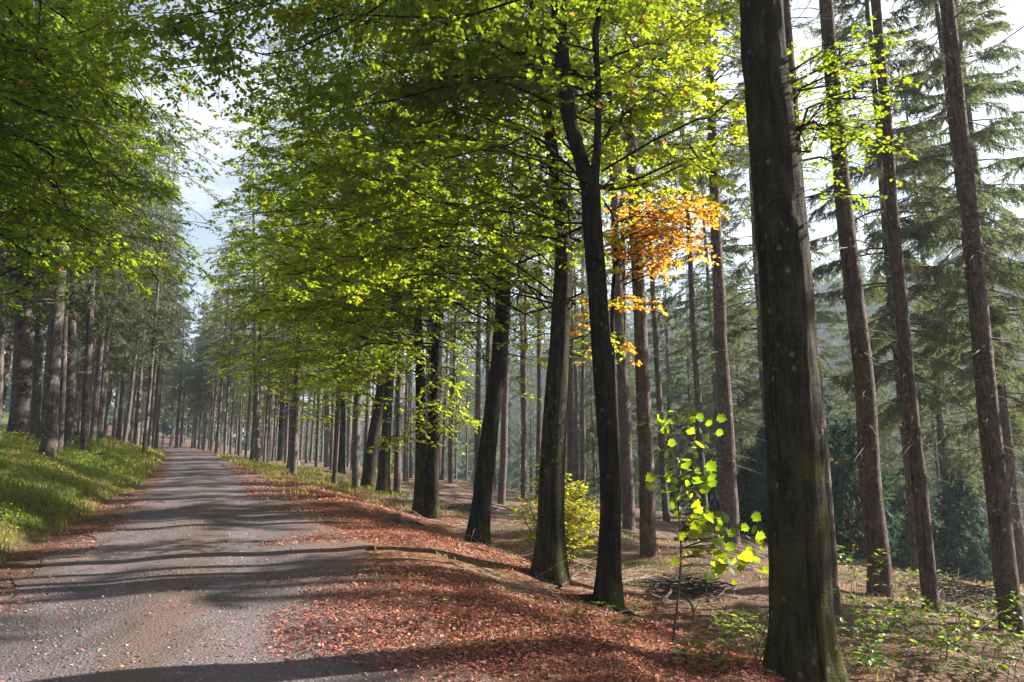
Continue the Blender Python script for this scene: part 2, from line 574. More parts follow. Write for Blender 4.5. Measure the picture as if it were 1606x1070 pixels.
def spruce_branch(mb, p0, az, L, droop, r, det, rng, dens=1.0):
    """one drooping branch with hanging side twigs, needles as many thin slivers"""
    n = 6
    u = np.linspace(0, 1, n)
    d = np.array([math.cos(az), math.sin(az), 0])
    P = p0 + d * (L * u)[:, None] + np.array([0, 0, 1.]) * ((.10 * L * u - droop * L * u ** 1.6 + .12 * L * u ** 3))[:, None]
    P[1:] += rng.normal(0, .03 * L, (n - 1, 3)) * u[1:, None]
    tube(mb, P, np.linspace(r, .005, n), 3 if det < 2 else 4, 0, .5, cap=False)
    side = np.array([-d[1], d[0], 0])
    nt_ = int((21 if det == 2 else 7 if det == 1 else 4) * L * dens)
    uu = rng.uniform(.22, 1, nt_) ** .8
    pos = np.stack([np.interp(uu, u, P[:, k]) for k in range(3)], -1)
    sg = rng.choice([-1, 1], nt_)
    tl = (.18 + .30 * L * (1 - uu * .75) * .5) * rng.uniform(.6, 1.3, nt_)
    td = norm(d * rng.uniform(.3, 1, (nt_, 1)) + side * (sg * rng.uniform(.5, 1.1, nt_))[:, None] + np.array([0, 0, -1.]) * rng.uniform(.2, 1.3, (nt_, 1)))
    m = 12 if det == 2 else 6 if det == 1 else 3
    f = np.tile(np.linspace(.05, 1, m), nt_) + rng.uniform(-.04, .04, nt_ * m)
    q = np.repeat(pos, m, 0) + np.repeat(td * tl[:, None], m, 0) * f[:, None] + np.array([0, 0, -.12]) * (f ** 2 * np.repeat(tl, m))[:, None]
    nd = norm(np.repeat(td, m, 0) + rng.normal(0, .55, (nt_ * m, 3)) + np.array([0, 0, -.15]))
    ln = (np.repeat(tl, m) / m * 1.5 + (.05 if det == 2 else .08 if det == 1 else .13)) * rng.uniform(.7, 1.3, nt_ * m)
    wd = norm(np.cross(nd, rng.normal(0, 1, (nt_ * m, 3)))) * ((.013 if det == 2 else .026 if det == 1 else .055) * rng.uniform(.7, 1.4, nt_ * m))[:, None]
    V = np.stack([q - wd, q + wd, q + nd * ln[:, None] + wd * .35, q + nd * ln[:, None] - wd * .35], 1).reshape(-1, 3)
    b = np.arange(nt_ * m)[:, None] * 4
    tn = np.clip(np.repeat(rng.uniform(0, .8, nt_), m) + rng.normal(0, .12, nt_ * m) , 0, .9)
    mb.add(V, b + np.arange(4), 1, np.repeat(tn, 4))


def dead_branch(mb, p0, az, L, rng):
    d = np.array([math.cos(az), math.sin(az), rng.uniform(-.45, .15)])
    u = np.linspace(0, 1, 5)
    P = p0 + d * (L * u)[:, None] + np.array([0, 0, -.18 * L]) * (u ** 2)[:, None] + rng.normal(0, .025 * L, (5, 3)) * u[:, None]
    tube(mb, P, np.linspace(.012, .003, 5), 3, 2, .5, cap=False)
    for k in range(rng.integers(1, 4)):
        f = rng.uniform(.3, .9); q = p0 + (P[int(f * 4)] - p0)
        dd = norm(d + rng.normal(0, .7, 3)) * L * rng.uniform(.15, .4)
        tube(mb, np.stack([q, q + dd * .5 + [0, 0, -.02], q + dd]), np.array([.006, .004, .002]), 3, 2, .5, cap=False)


def make_spruce(hgt, base, r0, det, rng, barkm, spread=2.6, dead=30, dens=1.0, whorl=.45, per=(4, 6), topcut=None):
    root = empty('spruce_tree', (0, 0, 0), 'x', 'tree')
    b = MB()
    zz = np.concatenate([[-.5, -.1, .15, .5, 1.0], np.linspace(2, hgt, 18 if det else 9)])
    wob = np.cumsum(rng.normal(0, .018, (len(zz), 2)), 0); wob -= wob[1]
    rr = r0 * np.interp(zz, [-.5, 0, 1.2, 8, hgt * .75, hgt], [1.0, 1.0, .93, .74, .36, .03])
    P, Q = resample(np.column_stack([wob, zz]), rr, .25 if det == 2 else .8)
    tube(b, P, Q, 18 if det == 2 else 9, 0, .5, .035 if det else .03, int(rng.integers(90)), (.32, 5, .28))
    b.build('trunk', barkm, root, smooth=True)
    cr = MB()
    tx = lambda z: np.array([np.interp(z, zz, wob[:, 0]), np.interp(z, zz, wob[:, 1]), z])
    rad = lambda z: r0 * np.interp(z, [0, 1.2, 8, hgt * .75, hgt], [1.0, .93, .74, .36, .03])
    z = base
    while z < hgt - .3:
        f = (z - base) / (hgt - base)
        Lm = spread * (min(1, .55 + 2.2 * f) if f < .2 else (1 - ((f - .2) / .8) ** 1.15) + .06)
        if topcut and z > topcut:
            z += whorl * 1.3
        for k in range(rng.integers(*per)):
            az = rng.uniform(0, 2 * PI)
            zq = z + rng.uniform(-.2, .2)
            spruce_branch(cr, tx(zq), az, Lm * rng.uniform(.65, 1.15), rng.uniform(.32, .75) * (1 - .6 * f), max(.012, .022 * Lm / 2), det, rng, dens)
        z += whorl * rng.uniform(.7, 1.3)
    for k in range(dead):
        zq = rng.uniform(min(2.2, base * .3), base + 1.5)
        az = rng.uniform(0, 2 * PI)
        p = tx(zq) + rad(zq) * .8 * np.array([math.cos(az), math.sin(az), 0])
        dead_branch(cr, p, az, rng.uniform(.3, 1.7) * min(1, .35 + zq / base), rng)
    cr.build('crown', [M['twig'], M['needle'], M['dead']], root)
    return root


# ------------------------------------------------------------------ placing spruces
class Kind:
    """a prototype that is itself the first tree placed; later ones are copies"""
    def __init__(s, root, r0, hgt):
        s.root, s.r0, s.hgt, s.used = root, r0, hgt, False

    def put(s, loc, rz, label, group=None, r=None, hs=1.0, lean=None):
        k = (r or s.r0) / s.r0
        scale = (k, k, hs)
        if not s.used:
            s.used = True
            o = s.root
            o.location = loc; o.scale = scale
            o['label'] = label
            if group: o['group'] = group
        else:
            o = dup(s.root, loc, 0, label, group, scale)
        o.rotation_mode = 'QUATERNION'
        up = Vector(lean if lean is not None else (0, 0, 1)).normalized()
        from mathutils import Quaternion
        o.rotation_quaternion = Vector((0, 0, 1)).rotation_difference(up) @ Quaternion((0, 0, 1), rz)
        return o


g_ = np.random.default_rng(21)
HI = [Kind(make_spruce(30, 13.5 + i * .8, .18, 2, g_, M['spruce_bark'], 2.3, 70, 1.0), .18, 30) for i in range(2)]
EDGE = [Kind(make_spruce(25, b_, .18, 2, g_, M['grey_spruce_bark'], 3.0, 60, 1.35, .5, (3, 6)), .18, 25) for b_ in (5.2, 6.8)]
MID = [Kind(make_spruce(26, b_, .17, 1, g_, mm, 2.3, 34, 1.0, .55, (3, 6)), .17, 26) for b_, mm in ((12.0, M['spruce_bark']), (9.0, M['grey_spruce_bark']), (11.0, M['spruce_bark']))]
FAR = [Kind(make_spruce(25, b_, .17, 0, g_, M['grey_spruce_bark'], 2.4, 16, 1.1, .7, (4, 6)), .17, 25) for b_ in (7.0, 9.0)]
DARK = [Kind(make_spruce(25, b_, .2, 1, g_, M['grey_spruce_bark'], 2.9, 46, 1.25, .5, (4, 7)), .2, 25) for b_ in (6.5, 8.5)]


def spruce_px(kind, px, py, w, top, label, group=None, hs=1.0, depth=None):
    p = ground_hit(px, py) if depth is None else at(px, py, depth)
    if depth is not None:
        p[2] = float(ht(p[0], p[1]))
    dz = p[1] * cp + (p[2] - CAMZ) * sp
    r = w / 2 / FPX * dz * 1.0
    q = at(top[0], top[1], p[1])
    lean = q - p
    SPOTS.append((p[0], p[1]))
    return kind.put(tuple(p), g_.uniform(0, 6.28), label, group, r, hs, lean)


SPOTS = []
spruce_px(HI[0], 1379, 934, 36, (1298, 0), 'straight red-brown spruce standing just right of the thick foreground beech', hs=1.0)
spruce_px(HI[1], 1460, 958, 25, (1372, 0), 'slim bare spruce with roots spread beside brush, second right of the thick foreground beech')
spruce_px(HI[0], 1587, 992, 36, (1489, 40), 'reddish spruce at the right edge with a long clean stem and green tufts on top', hs=.95)
spruce_px(HI[1], 1622, 900, 28, (1530, 177), 'grey-brown spruce close behind the reddish spruce at the right edge')
spruce_px(HI[1], 1306, 962, 26, (1232, 0), 'spruce half hidden behind the right flank of the thick foreground beech')
spruce_px(HI[0], 1148, 853, 27, (1107, 60), 'straight brown spruce just left of the thick foreground beech')
spruce_px(HI[1], 1018, 872, 26, (1000, 410), 'brown spruce with a flared root foot right of the forked beech')
spruce_px(HI[0], 987, 830, 20, (968, 420), 'spruce partly hidden behind the forked beech, violet-brown stem')
spruce_px(EDGE[0], 1400, 873, 18, (1360, 230), 'slim spruce with dead twigs along its stem, between two bare brown spruces')
spruce_px(MID[0], 1386, 853, 11, (1352, 300), 'very thin spruce pole beside the slim spruce with dead twigs')
spruce_px(MID[1], 1104, 818, 14, (1083, 400), 'thinner of two spruces beside the sapling, farther down the slope')
spruce_px(MID[2], 1116, 812, 11, (1092, 530), 'thin pole spruce tucked behind a pair of stems below the maple sapling')
spruce_px(MID[0], 1045, 818, 12, (1028, 530), 'thin spruce showing just behind the maple sapling leaves')
spruce_px(MID[1], 1000, 790, 9, (992, 560), 'thin violet stem squeezed between two spruces right of the forked beech')
spruce_px(EDGE[1], 1465, 836, 16, (1465, 650), 'pale bluish spruce stem in the shaded valley behind the orange bush', hs=.9)
spruce_px(EDGE[0], 1546, 836, 17, (1542, 690), 'pale bluish spruce stem in the shaded valley, right of the orange bush', hs=.9)
spruce_px(MID[2], 840, 742, 16, (835, 470), 'sunlit tan spruce between the S-bent beech and the mossy beech')
spruce_px(MID[0], 787, 790, 13, (792, 640), 'short-looking red-brown spruce right beside the S-bent beech')
spruce_px(MID[1], 815, 767, 11, (808, 530), 'slim spruce left of the sunlit tan spruce')
spruce_px(MID[2], 891, 762, 10, (888, 560), 'thin spruce just right of the mossy beech')
spruce_px(MID[0], 926, 772, 6, (918, 595), 'very thin leaning pole between the mossy beech and the forked beech')
spruce_px(MID[1], 904, 762, 7, (899, 590), 'thin pole behind the yellow shrub')
spruce_px(MID[0], 747, 767, 11, (748, 600), 'slim spruce hidden partly behind the left side of the S-bent beech')
spruce_px(MID[1], 727, 724, 6, (727, 560), 'thin pale pole between the twin-stemmed beech and the S-bent beech')
spruce_px(MID[2], 548, 732, 9, (546, 530), 'thin grey spruce left of the forward-leaning beech pair')
spruce_px(MID[0], 515, 733, 12, (515, 520), 'dark slim spruce on the grassy right verge beyond the leaf litter')
spruce_px(MID[1], 462, 728, 17, (463, 560), 'thick dark spruce on the right verge under the bright low leaves')
spruce_px(MID[2], 424, 718, 14, (426, 560), 'dark spruce on the right verge, second nearest the far road')
spruce_px(MID[0], 403, 708, 11, (402, 540), 'sunlit grey spruce on the right verge, closest to the far road')
spruce_px(MID[1], 487, 708, 8, (488, 560), 'slim spruce behind the thick dark verge spruce')
spruce_px(MID[2], 497, 709, 7, (498, 560), 'thin spruce pole right of the thick dark verge spruce')
for x, y, r__ in ((6.6, 6.7, .28), (7.6, 6.55, .3)):
    SPOTS.append((x, y)); HI[1].put((x, y, float(ht(x, y))), r__ * 9, 'thick spruce just outside the right edge of the picture', 'thick spruces just outside the right edge', r__)
for x, y, h_ in ((12.4, 12.9, .9), (20.5, 10.9, .8)):
    SPOTS.append((x, y)); EDGE[0].put((x, y, float(ht(x, y))), x, 'spruce standing on the slope outside the right edge of the picture', 'spruces on the slope outside the right edge', .15, h_)
# left bank
for a in ((33, 656, 32, (60, 250), 'thickest grey spruce on the left bank above the grass'),
          (56, 659, 15, (66, 400), 'slim spruce squeezed beside the thickest left bank spruce'),
          (81, 666, 26, (95, 300), 'dark spruce in the middle of the left bank row'),
          (97, 667, 10, (103, 420), 'thin spruce behind the dark middle spruce of the left bank'),
          (109, 674, 18, (120, 400), 'grey spruce nearest the grass edge on the left bank'),
          (137, 670, 13, (143, 480), 'last pale spruce of the left bank row, nearest the road'),
          (3, 640, 10, (8, 400), 'thin spruce at the very left edge of the bank')):
    k = DARK[len(SPOTS) % 2]
    p = ground_hit(a[0], a[1])
    spruce_px(k, a[0], a[1], a[2], a[3], a[4], depth=min(p[1], 27 + (a[0] * 7) % 9))


for px, Y, hs_, k_, lab in ((1432, 22, 1.0, 0, 'shaggy grey-green spruce with low drooping boughs behind the slim bare spruce'),
                         (1562, 21, 1.0, 1, 'shaggy spruce spreading boughs over the sky left of the reddish spruce'),
                         (1596, 24, 1.1, 0, 'shaggy spruce at the right edge, boughs reaching low over the slope'),
                         (1490, 31, 1.0, 0, 'tall shaggy spruce seen between the slim bare spruce and the reddish spruce'),
                         (1210, 33, .9, 1, 'pale shaggy spruce just left of the thick foreground beech top'),
                         ):
    q = at(px, 800, Y); q[2] = float(ht(q[0], q[1])); SPOTS.append((q[0], q[1]))
    EDGE[k_].put(tuple(q), g_.uniform(0, 6.28), lab, None, EDGE[k_].r0 * g_.uniform(.8, 1.1), hs_)


for t_, y_, hs_, lab in ((4.0, 105, 1.25, 'tall dark spruce closing the view where the road ends, on its right'), (-3.6, 75, 1.22, 'tall dark spruce leaning its boughs over the far road from the left'), (-4.4, 112, 1.3, 'tall dark spruce standing at the far road end, on its left'), (3.3, 88, 1.15, 'dark spruce on the right verge just before the road end'), (-3.3, 92, 1.1, 'dark spruce on the left verge just before the road end')):
    x_ = t_ / .925 + float(C(y_)); SPOTS.append((x_, y_))
    DARK[1].put((x_, y_, float(ht(x_, y_))), 1.7 * t_, lab, None, .2, hs_)


def clear(x, y, dmin):
    return all((x - a) ** 2 + (y - b) ** 2 > dmin * dmin for a, b in SPOTS)


def stand(n, tr, yr, dmin, kinds, label, group, keep=None, hs=(.85, 1.1), rr=(.75, 1.25)):
    got, tries = 0, 0
    while got < n and tries < n * 60:
        tries += 1
        y = g_.uniform(*yr); t = g_.uniform(*tr)
        x = t / .925 + float(C(y))
        z = float(ht(x, y))
        pr = proj((x, y, z)); ptop = proj((x, y, z + 24))
        if pr[0] < -60 or pr[0] > W + 60 or y < 14: continue
        if keep and not keep(x, y, z, pr): continue
        if not clear(x, y, dmin): continue
        SPOTS.append((x, y))
        k = kinds[int(g_.integers(len(kinds)))]
        k.put((x, y, z - .05), g_.uniform(0, 6.28), label, group, k.r0 * g_.uniform(*rr), g_.uniform(*hs), (g_.normal(0, .012), g_.normal(0, .012), 1))
        got += 1
    return got


stand(64, (3.6, 26), (36, 125), 2.1, [MID[0], MID[1], MID[2], FAR[1]], 'slim spruce in the crowded stand beyond the right verge of the far road', 'spruces beyond the right verge', keep=lambda x, y, z, p: 270 < p[0] < 640)
stand(22, (7, 26), (28, 70), 2.8, MID, 'slim spruce on the slope seen between the beeches', 'spruces on the slope between the beeches', keep=lambda x, y, z, p: 620 < p[0] < 1000)
stand(14, (-30, -6), (24, 60), 2.2, DARK, 'dark spruce deep in the stand above the left bank', 'spruces above the left bank', keep=lambda x, y, z, p: p[0] < 240)
stand(56, (-30, -3.0), (50, 135), 2.0, [DARK[0], DARK[1], FAR[0]], 'distant dark spruce left of where the road ends', 'distant spruces left of the road', keep=lambda x, y, z, p: 110 < p[0] < 275, hs=(.95, 1.3))
stand(20, (-9, 16), (128, 150), 2.0, [DARK[0], DARK[1], FAR[0]], 'far spruce standing behind the end of the road', 'far spruces behind the road end', keep=lambda x, y, z, p: 235 < p[0] < 370, hs=(1.0, 1.35))
stand(30, (-6, 40), (130, 190), 2.5, [DARK[0], FAR[0], EDGE[0]], 'far spruce standing behind the end of the road', 'far spruces behind the road end', keep=lambda x, y, z, p: 180 < p[0] < 560)
stand(30, (26, 60), (26, 75), 3.4, [EDGE[0], EDGE[1], MID[1]], 'grey-green hazy spruce rising from the valley slope on the right', 'hazy spruces rising from the valley', keep=lambda x, y, z, p: p[0] > 930, hs=(.75, 1.05))
stand(26, (34, 85), (40, 110), 4, [DARK[0], EDGE[0], MID[1]], 'dark green spruce on the lower valley slope', 'dark spruces on the lower valley slope', keep=lambda x, y, z, p: p[0] > 900, hs=(.8, 1.05))
stand(40, (28, 90), (60, 150), 4, FAR, 'bluish spruce far down the valley', 'bluish valley spruces', keep=lambda x, y, z, p: p[0] > 640)

def stand_around(n, kinds):
    got = 0
    while got < n:
        x, y = g_.uniform(-34, 30), g_.uniform(-34, 1.5)
        t = float(across(x, y))
        if -3.4 < t < 3.4 or x * x + y * y < 20 or not clear(x, y, 2.6): continue
        SPOTS.append((x, y))
        kinds[got % len(kinds)].put((x, y, float(ht(x, y)) - .05), g_.uniform(0, 6.28), 'spruce of the forest that closes in behind the viewpoint', 'spruces behind the viewpoint', None, g_.uniform(.9, 1.1))
        got += 1


stand_around(46, [DARK[0], DARK[1], MID[0], EDGE[0]])

# ------------------------------------------------------------------ young spruces
def make_young(h, rng):
    root = empty('young_spruce', (0, 0, 0), 'x', 'young spruce')
    b = MB(); tube(b, np.array([[0, 0, -.1], [0, 0, h * .5], [0, 0, h]]), np.array([.035, .02, .004]) * h / 3, 6)
    b.build('trunk', M['twig'], root)
    c = MB()
    z = .12 * h
    while z < h:
        L = .34 * (h - z) + .06
        for k in range(7):
            spruce_branch(c, np.array([0, 0, z + rng.uniform(-.06, .06)]), rng.uniform(0, 6.28), L * rng.uniform(.75, 1.15), rng.uniform(-.15, .2), .012, 1, rng, 2.2)
        z += .09 * h * rng.uniform(.7, 1.2) * (1 - .4 * z / h)
    c.build('crown', [M['twig'], M['young_needle']], root)
    return root


YOUNG = [Kind(make_young(3.0, g_), .1, 3.0) for _ in range(2)]


def young_px(px, py, h, Y, label, group=None):
    p = at(px, py, Y); p[2] = float(ht(p[0], p[1]))
    YOUNG[int(g_.integers(2))].put(tuple(p), g_.uniform(0, 6), label, group, .1 * h / 3, h / 3)


young_px(1188, 820, 3.2, 30, 'small cone-shaped young spruce between the brown spruce and the thick foreground beech')
for px, Y, h in ((1330, 30, 4.5), (1348, 34, 7), (1300, 36, 8), (1430, 31, 3.4), (1490, 33, 4), (1525, 29, 3.0), (1560, 31, 4.2), (1600, 28, 3.4), (1240, 40, 5), (1640, 34, 5), (1120, 46, 5), (1580, 36, 6), (1415, 38, 6)) + tuple((float(g_.uniform(1170, 1640)), float(g_.uniform(30, 48)), float(g_.uniform(3.5, 8))) for _ in range(22)):
    young_px(px, 800, h, Y, 'blue-green young spruce crowding the shaded valley edge on the right', 'young spruces at the valley edge')
for px, py, h, l in ((100, 700, 1.5, 'low dark young spruce spreading over the left bank grass'), (62, 690, 1.1, 'small young spruce left of the spreading one on the grass bank'), (225, 690, 1.6, 'little spruce at the top of the grass bank by the road')):
    p = ground_hit(px, py)
    YOUNG[0].put(tuple(p), 1.0, l, None, .1 * h / 3 * 1.7, h / 3)

# ------------------------------------------------------------------ distant forest on the far slope
fb = MB()
r_ = np.random.default_rng(5)
n = 0
while n < 2100:
    y, t = (r_.uniform(70, 480), r_.uniform(45, 420)) if n < 1500 else (r_.uniform(200, 360), r_.uniform(-80, 110))
    x = t / .925 + float(C(y))
    if abs(x) > .8 * y + 20: continue
    z = float(ht(x, y, False))
    h = r_.uniform(16, 26); w = h * r_.uniform(.13, .19)
    k = 46
    f = r_.uniform(.05, 1, k) ** .8
    az = r_.uniform(0, 2 * PI, k)
    d = np.stack([np.cos(az), np.sin(az), np.full(k, -.35)], -1)
    c0 = np.array([x, y, z]) + np.array([0, 0, 1.]) * (h * f)[:, None]
    L = (w * (1.05 - f) * r_.uniform(.7, 1.25, k) + .3)[:, None]
    s = np.stack([-np.sin(az), np.cos(az), np.zeros(k)], -1) * L * .33
    V = np.stack([c0 + [0, 0, .5], c0 + d * L * .6 + s, c0 + d * L + [0, 0, -.3], c0 + d * L * .6 - s], 1).reshape(-1, 3)
    fb.add(V, np.arange(k)[:, None] * 4 + np.arange(4), 0, np.repeat(np.clip(r_.uniform(0, .6) + r_.normal(0, .1, k), 0, .75), 4))
    n += 1
tag(fb.build('distant_forest', M['young_needle']), 'bluish far spruce forest covering the opposite valley slope', 'forest', kind='stuff')

# ------------------------------------------------------------------ beeches
def gap(p):
    """keep the view up the road open where trees leave a gap of sky"""
    a, b = proj(p)
    return 272 < a < 345 and 150 < b < 400 and (int(abs(p[0] * 37 + p[2] * 53)) % 10 > 6)


def limb(wb, lb, p0, p1, r0, rng, lift=.12, dens=1.0, ls=.085, tb=.4, leafmat=1, start=.2, wig=.15, avoid=True, sec=1.0):
    p0, p1 = np.asarray(p0, float), np.asarray(p1, float)
    D = p1 - p0; L = np.linalg.norm(D)
    n = max(5, int(L / .45))
    r0 = r0 * .68
    u = np.linspace(0, 1, n)
    P = p0 + D * u[:, None] + np.array([0, 0, lift * L]) * (4 * u * (1 - u))[:, None]
    sw = norm(np.cross(D, [0, 0, 1.])) * L * rng.normal(0, .09); up_ = np.array([0, 0, 1.]) * L * rng.normal(0, .05)
    P = P + np.sin(PI * u)[:, None] * sw + np.sin(2 * PI * u)[:, None] * (up_ + sw * rng.normal(0, .5))
    w = np.cumsum(rng.normal(0, wig, (n, 3)), 0); w -= np.linspace(0, 1, n)[:, None] * w[-1]
    P = P + w * np.array([1, 1, .6])
    rr = r0 * (1 - u) ** .8 + .006
    tube(wb, P, rr, 7 if r0 > .03 else 5, 0, .5, cap=False)
    T = norm(np.gradient(P, axis=0))
    q = start * L + rng.uniform(0, .2); sg = 1
    while q < L:
        f = q / L
        pp = np.array([np.interp(f, u, P[:, k]) for k in range(3)])
        tt = np.array([np.interp(f, u, T[:, k]) for k in range(3)])
        sgn = sg; sg = -sg
        side = norm(np.cross(tt, [0, 0, 1.])) * sgn
        ls2 = (.45 + .34 * L * (1 - .75 * f) * rng.uniform(.55, 1.0)) * sec
        ls2 = min(ls2, 2.3)
        d2 = norm(tt * rng.uniform(.5, 1.1) + side * rng.uniform(.6, 1.1) + np.array([0, 0, rng.uniform(-.45, .30)]))
        q += .27 / dens * rng.uniform(.7, 1.3)
        if avoid and (gap(pp + d2 * ls2) or gap(pp + d2 * ls2 * .5)): continue
        spray(wb, lb, pp, d2, ls2, max(.006, r0 * .22 * (1 - f * .5)), rng, ls, tb, leafmat, dens)
    spray(wb, lb, P[-2], T[-1], .7, .007, rng, ls, tb, leafmat, dens)


def spray(wb, lb, p, d, L, r, rng, ls, tb, leafmat, dens=1.0):
    m = max(4, int(L / .25) + 2)
    u = np.linspace(0, 1, m)
    P = p + d * (L * u)[:, None] + np.array([0, 0, -.22 * L]) * (u ** 2)[:, None] + np.cumsum(rng.normal(0, .035, (m, 3)), 0) * u[:, None]
    tube(wb, P, np.linspace(r, .003, m), 3, 0, .5, cap=False)
    nt_ = max(4, int(L / .105))
    f = np.sort(rng.uniform(.08, 1, nt_))
    pos = np.stack([np.interp(f, u, P[:, k]) for k in range(3)], -1)
    sd = norm(np.cross(d, [0, 0, 1.]))
    sg = np.where(np.arange(nt_) % 2 == 0, 1, -1)
    td = norm(d * rng.uniform(.5, 1, (nt_, 1)) + sd * (sg * rng.uniform(.5, 1.1, nt_))[:, None] + np.array([0, 0, 1.]) * rng.normal(-.08, .16, (nt_, 1)))
    tl = (.16 + .30 * L * .5 * (1 - f * .8)) * rng.uniform(.6, 1.25, nt_)
    # twigs as thin slivers
    wv = norm(np.cross(td, [0, 0, 1.])) * .0035
    V = np.stack([pos - wv, pos + wv, pos + td * tl[:, None]], 1).reshape(-1, 3)
    wb.add(V, np.arange(nt_)[:, None] * 3 + np.arange(3), 0, .5)
    k = 7
    g = np.tile(np.linspace(.12, 1.0, k), nt_)
    keep = g * np.repeat(tl, k) > .03
    q = np.repeat(pos, k, 0) + np.repeat(td * tl[:, None], k, 0) * g[:, None] + np.array([0, 0, -.06]) * (g ** 2 * np.repeat(tl, k))[:, None]
    s2 = np.where(np.tile(np.arange(k), nt_) % 2 == 0, 1., -1.)
    tdr = np.repeat(td, k, 0)
    sdr = norm(np.cross(tdr, [0, 0, 1.]))
    ld = norm(tdr * rng.uniform(.35, 1, (len(q), 1)) + sdr * (s2 * rng.uniform(.3, 1.1, len(q)))[:, None] + np.array([0, 0, 1.]) * rng.normal(-.22, .28, (len(q), 1)))
    nn = norm(np.array([0, 0, 1.]) + rng.normal(0, .30, (len(q), 3)))
    keep &= rng.uniform(0, 1, len(q)) < .93
    keep &= vnoise(q[:, 0] * .9, q[:, 1] * .9, q[:, 2] * 1.5, 71) + rng.normal(0, .15, len(q)) > -.34
    tint = np.clip(tb + rng.normal(0, .07, len(q)) + rng.normal(0, .08), 0, .86)
    tint = np.where(rng.uniform(0, 1, len(q)) < .012, 1.0, tint)
    leaves(lb, q[keep], ld[keep], nn[keep], (ls * rng.uniform(.6, 1.25, len(q)))[keep], tint[keep], leafmat, wide=1.12)


def px_path(pts, Y0=None, dY=0.0, wk=.86):
    """pts: (px, py, width); first one meets the ground"""
    if Y0 is None:
        base = ground_hit(pts[0][0], pts[0][1]); Y0 = base[1]
    out, rad = [], []
    for i, (a, b, w) in enumerate(pts):
        Y = Y0 + dY * (i / max(1, len(pts) - 1))
        p = at(a, b, Y)
        out.append(p); rad.append((wk if i else 1.0) * w / 2 / FPX * (Y * cp + (p[2] - CAMZ) * sp))
    return np.array(out), np.array(rad)


def beech_base(name, label, path, rad, height, barkm, rng, group=None, rough=.06, flare=(.6, 6, .4), sides=24, step=.12):
    base = path[0].copy()
    base[2] = float(ht(base[0], base[1]))
    root = empty(name, tuple(base), label, 'tree', group)
    P = np.vstack([path[:1] - [0, 0, .45], path]); Q = np.concatenate([rad[:1], rad])
    if height and P[-1][2] < base[2] + height:
        top = P[-1] + np.array([rng.normal(0, .3), rng.normal(0, .3), 0]); 
        dz = base[2] + height - P[-1][2]
        P = np.vstack([P, P[-1] + [rng.normal(0, .1), rng.normal(0, .1), dz * .5], P[-1] + [rng.normal(0, .3), rng.normal(0, .3), dz]])
        Q = np.concatenate([Q, [Q[-1] * .65, .03]])
    PP, QQ = resample(P, Q, step)
    b = MB(); tube(b, PP - base, QQ, sides, 0, .5, rough, int(rng.integers(99)), flare)
    if sides == 24 and rad[0] < .21:
        # surface roots spreading from the foot
        a0 = rng.uniform(0, 6.28)
        for k in range(6):
            az = a0 + k * 1.05 + rng.normal(0, .25); L = rad[0] * rng.uniform(2.6, 4.6)
            f = np.array([.25, .5, .72, 1.0]); bend = rng.normal(0, .25)
            xs = base[0] + np.cos(az + bend * f) * L * f; ys = base[1] + np.sin(az + bend * f) * L * f
            rz_ = rad[0] * np.array([.36, .23, .14, .05])
            zs = ht(xs, ys) + rz_ * np.array([.7, .1, -.2, -1.4])
            tube(b, np.column_stack([xs, ys, zs]) - base, rz_, 9, 0, .5, .12, k, cap=False)
    b.build('trunk', barkm, root, smooth=True)
    return root, base, PP, QQ


def fill(wb, lb, tops, Y0, xr, yr, step, rng, tb, Yj=1.2, r=.013, dens=1.0, ls=.085, toY=0.0):
    """limbs reaching out to an even spread of ends, so the crown closes"""
    for a in np.arange(xr[0], xr[1], step):
        for b in np.arange(yr[0], yr[1], step):
            px, py = a + rng.uniform(-.45, .45) * step, b + rng.uniform(-.45, .45) * step
            e = at(px, py, Y0 + rng.normal(toY, Yj))
            if gap(e): continue
            P = tops[int(rng.integers(len(tops)))]
            h = e[2] - rng.uniform(.0, 1.6)
            i = int(np.argmin(np.abs(P[:, 2] - h)))
            D = e - P[i]
            # start part-way along the main limbs so the far ends are not all stems from the trunk
            limb(wb, lb, P[i] if np.linalg.norm(D) < 4 else P[i] + D * .3 + [0, 0, .3], e, r if np.linalg.norm(D) < 4 else r * .8, rng, .06, dens, ls, tb + rng.normal(0, .06), start=.06)


def crown_build(root, base, wb, lb, leafm, rng):
    """limbs and twigs form one wood mesh, leaves another"""
    wb.build('limbs', M['beech_bark'], root, origin=base, smooth=True)
    lb.build('crown', [M['twig'], leafm], root, origin=base)


def auto_limbs(wb, lb, PP, QQ, base, rng, n, hr, lr, az0, azs, tb, dens=1.0, ls=.085, pitch=(.0, .5), sec=1.0, skip=None):
    for k in range(n):
        h = rng.uniform(*hr) if k % 3 else rng.uniform(hr[0], .5 * (hr[0] + hr[1]))
        i = int(np.argmin(np.abs(PP[:, 2] - (base[2] + h))))
        az = az0 + rng.normal(0, azs)
        L = rng.uniform(*lr)
        pt = rng.uniform(*pitch)
        d = np.array([math.cos(az), math.sin(az), pt]); d /= np.linalg.norm(d)
        e = PP[i] + d * L
        if gap(e) or gap(PP[i] + d * L * .6): continue
        if skip is not None and any(skip(PP[i] + d * L * f_) for f_ in (.3, .5, .7, .85, 1.0)): continue
        limb(wb, lb, PP[i], e, min(QQ[i] * .5, .010 + .006 * L), rng, rng.uniform(.03, .12), dens, ls, tb + rng.normal(0, .05), sec=sec)


b_ = np.random.default_rng(11)
LEFT, RIGHT = PI, 0.0

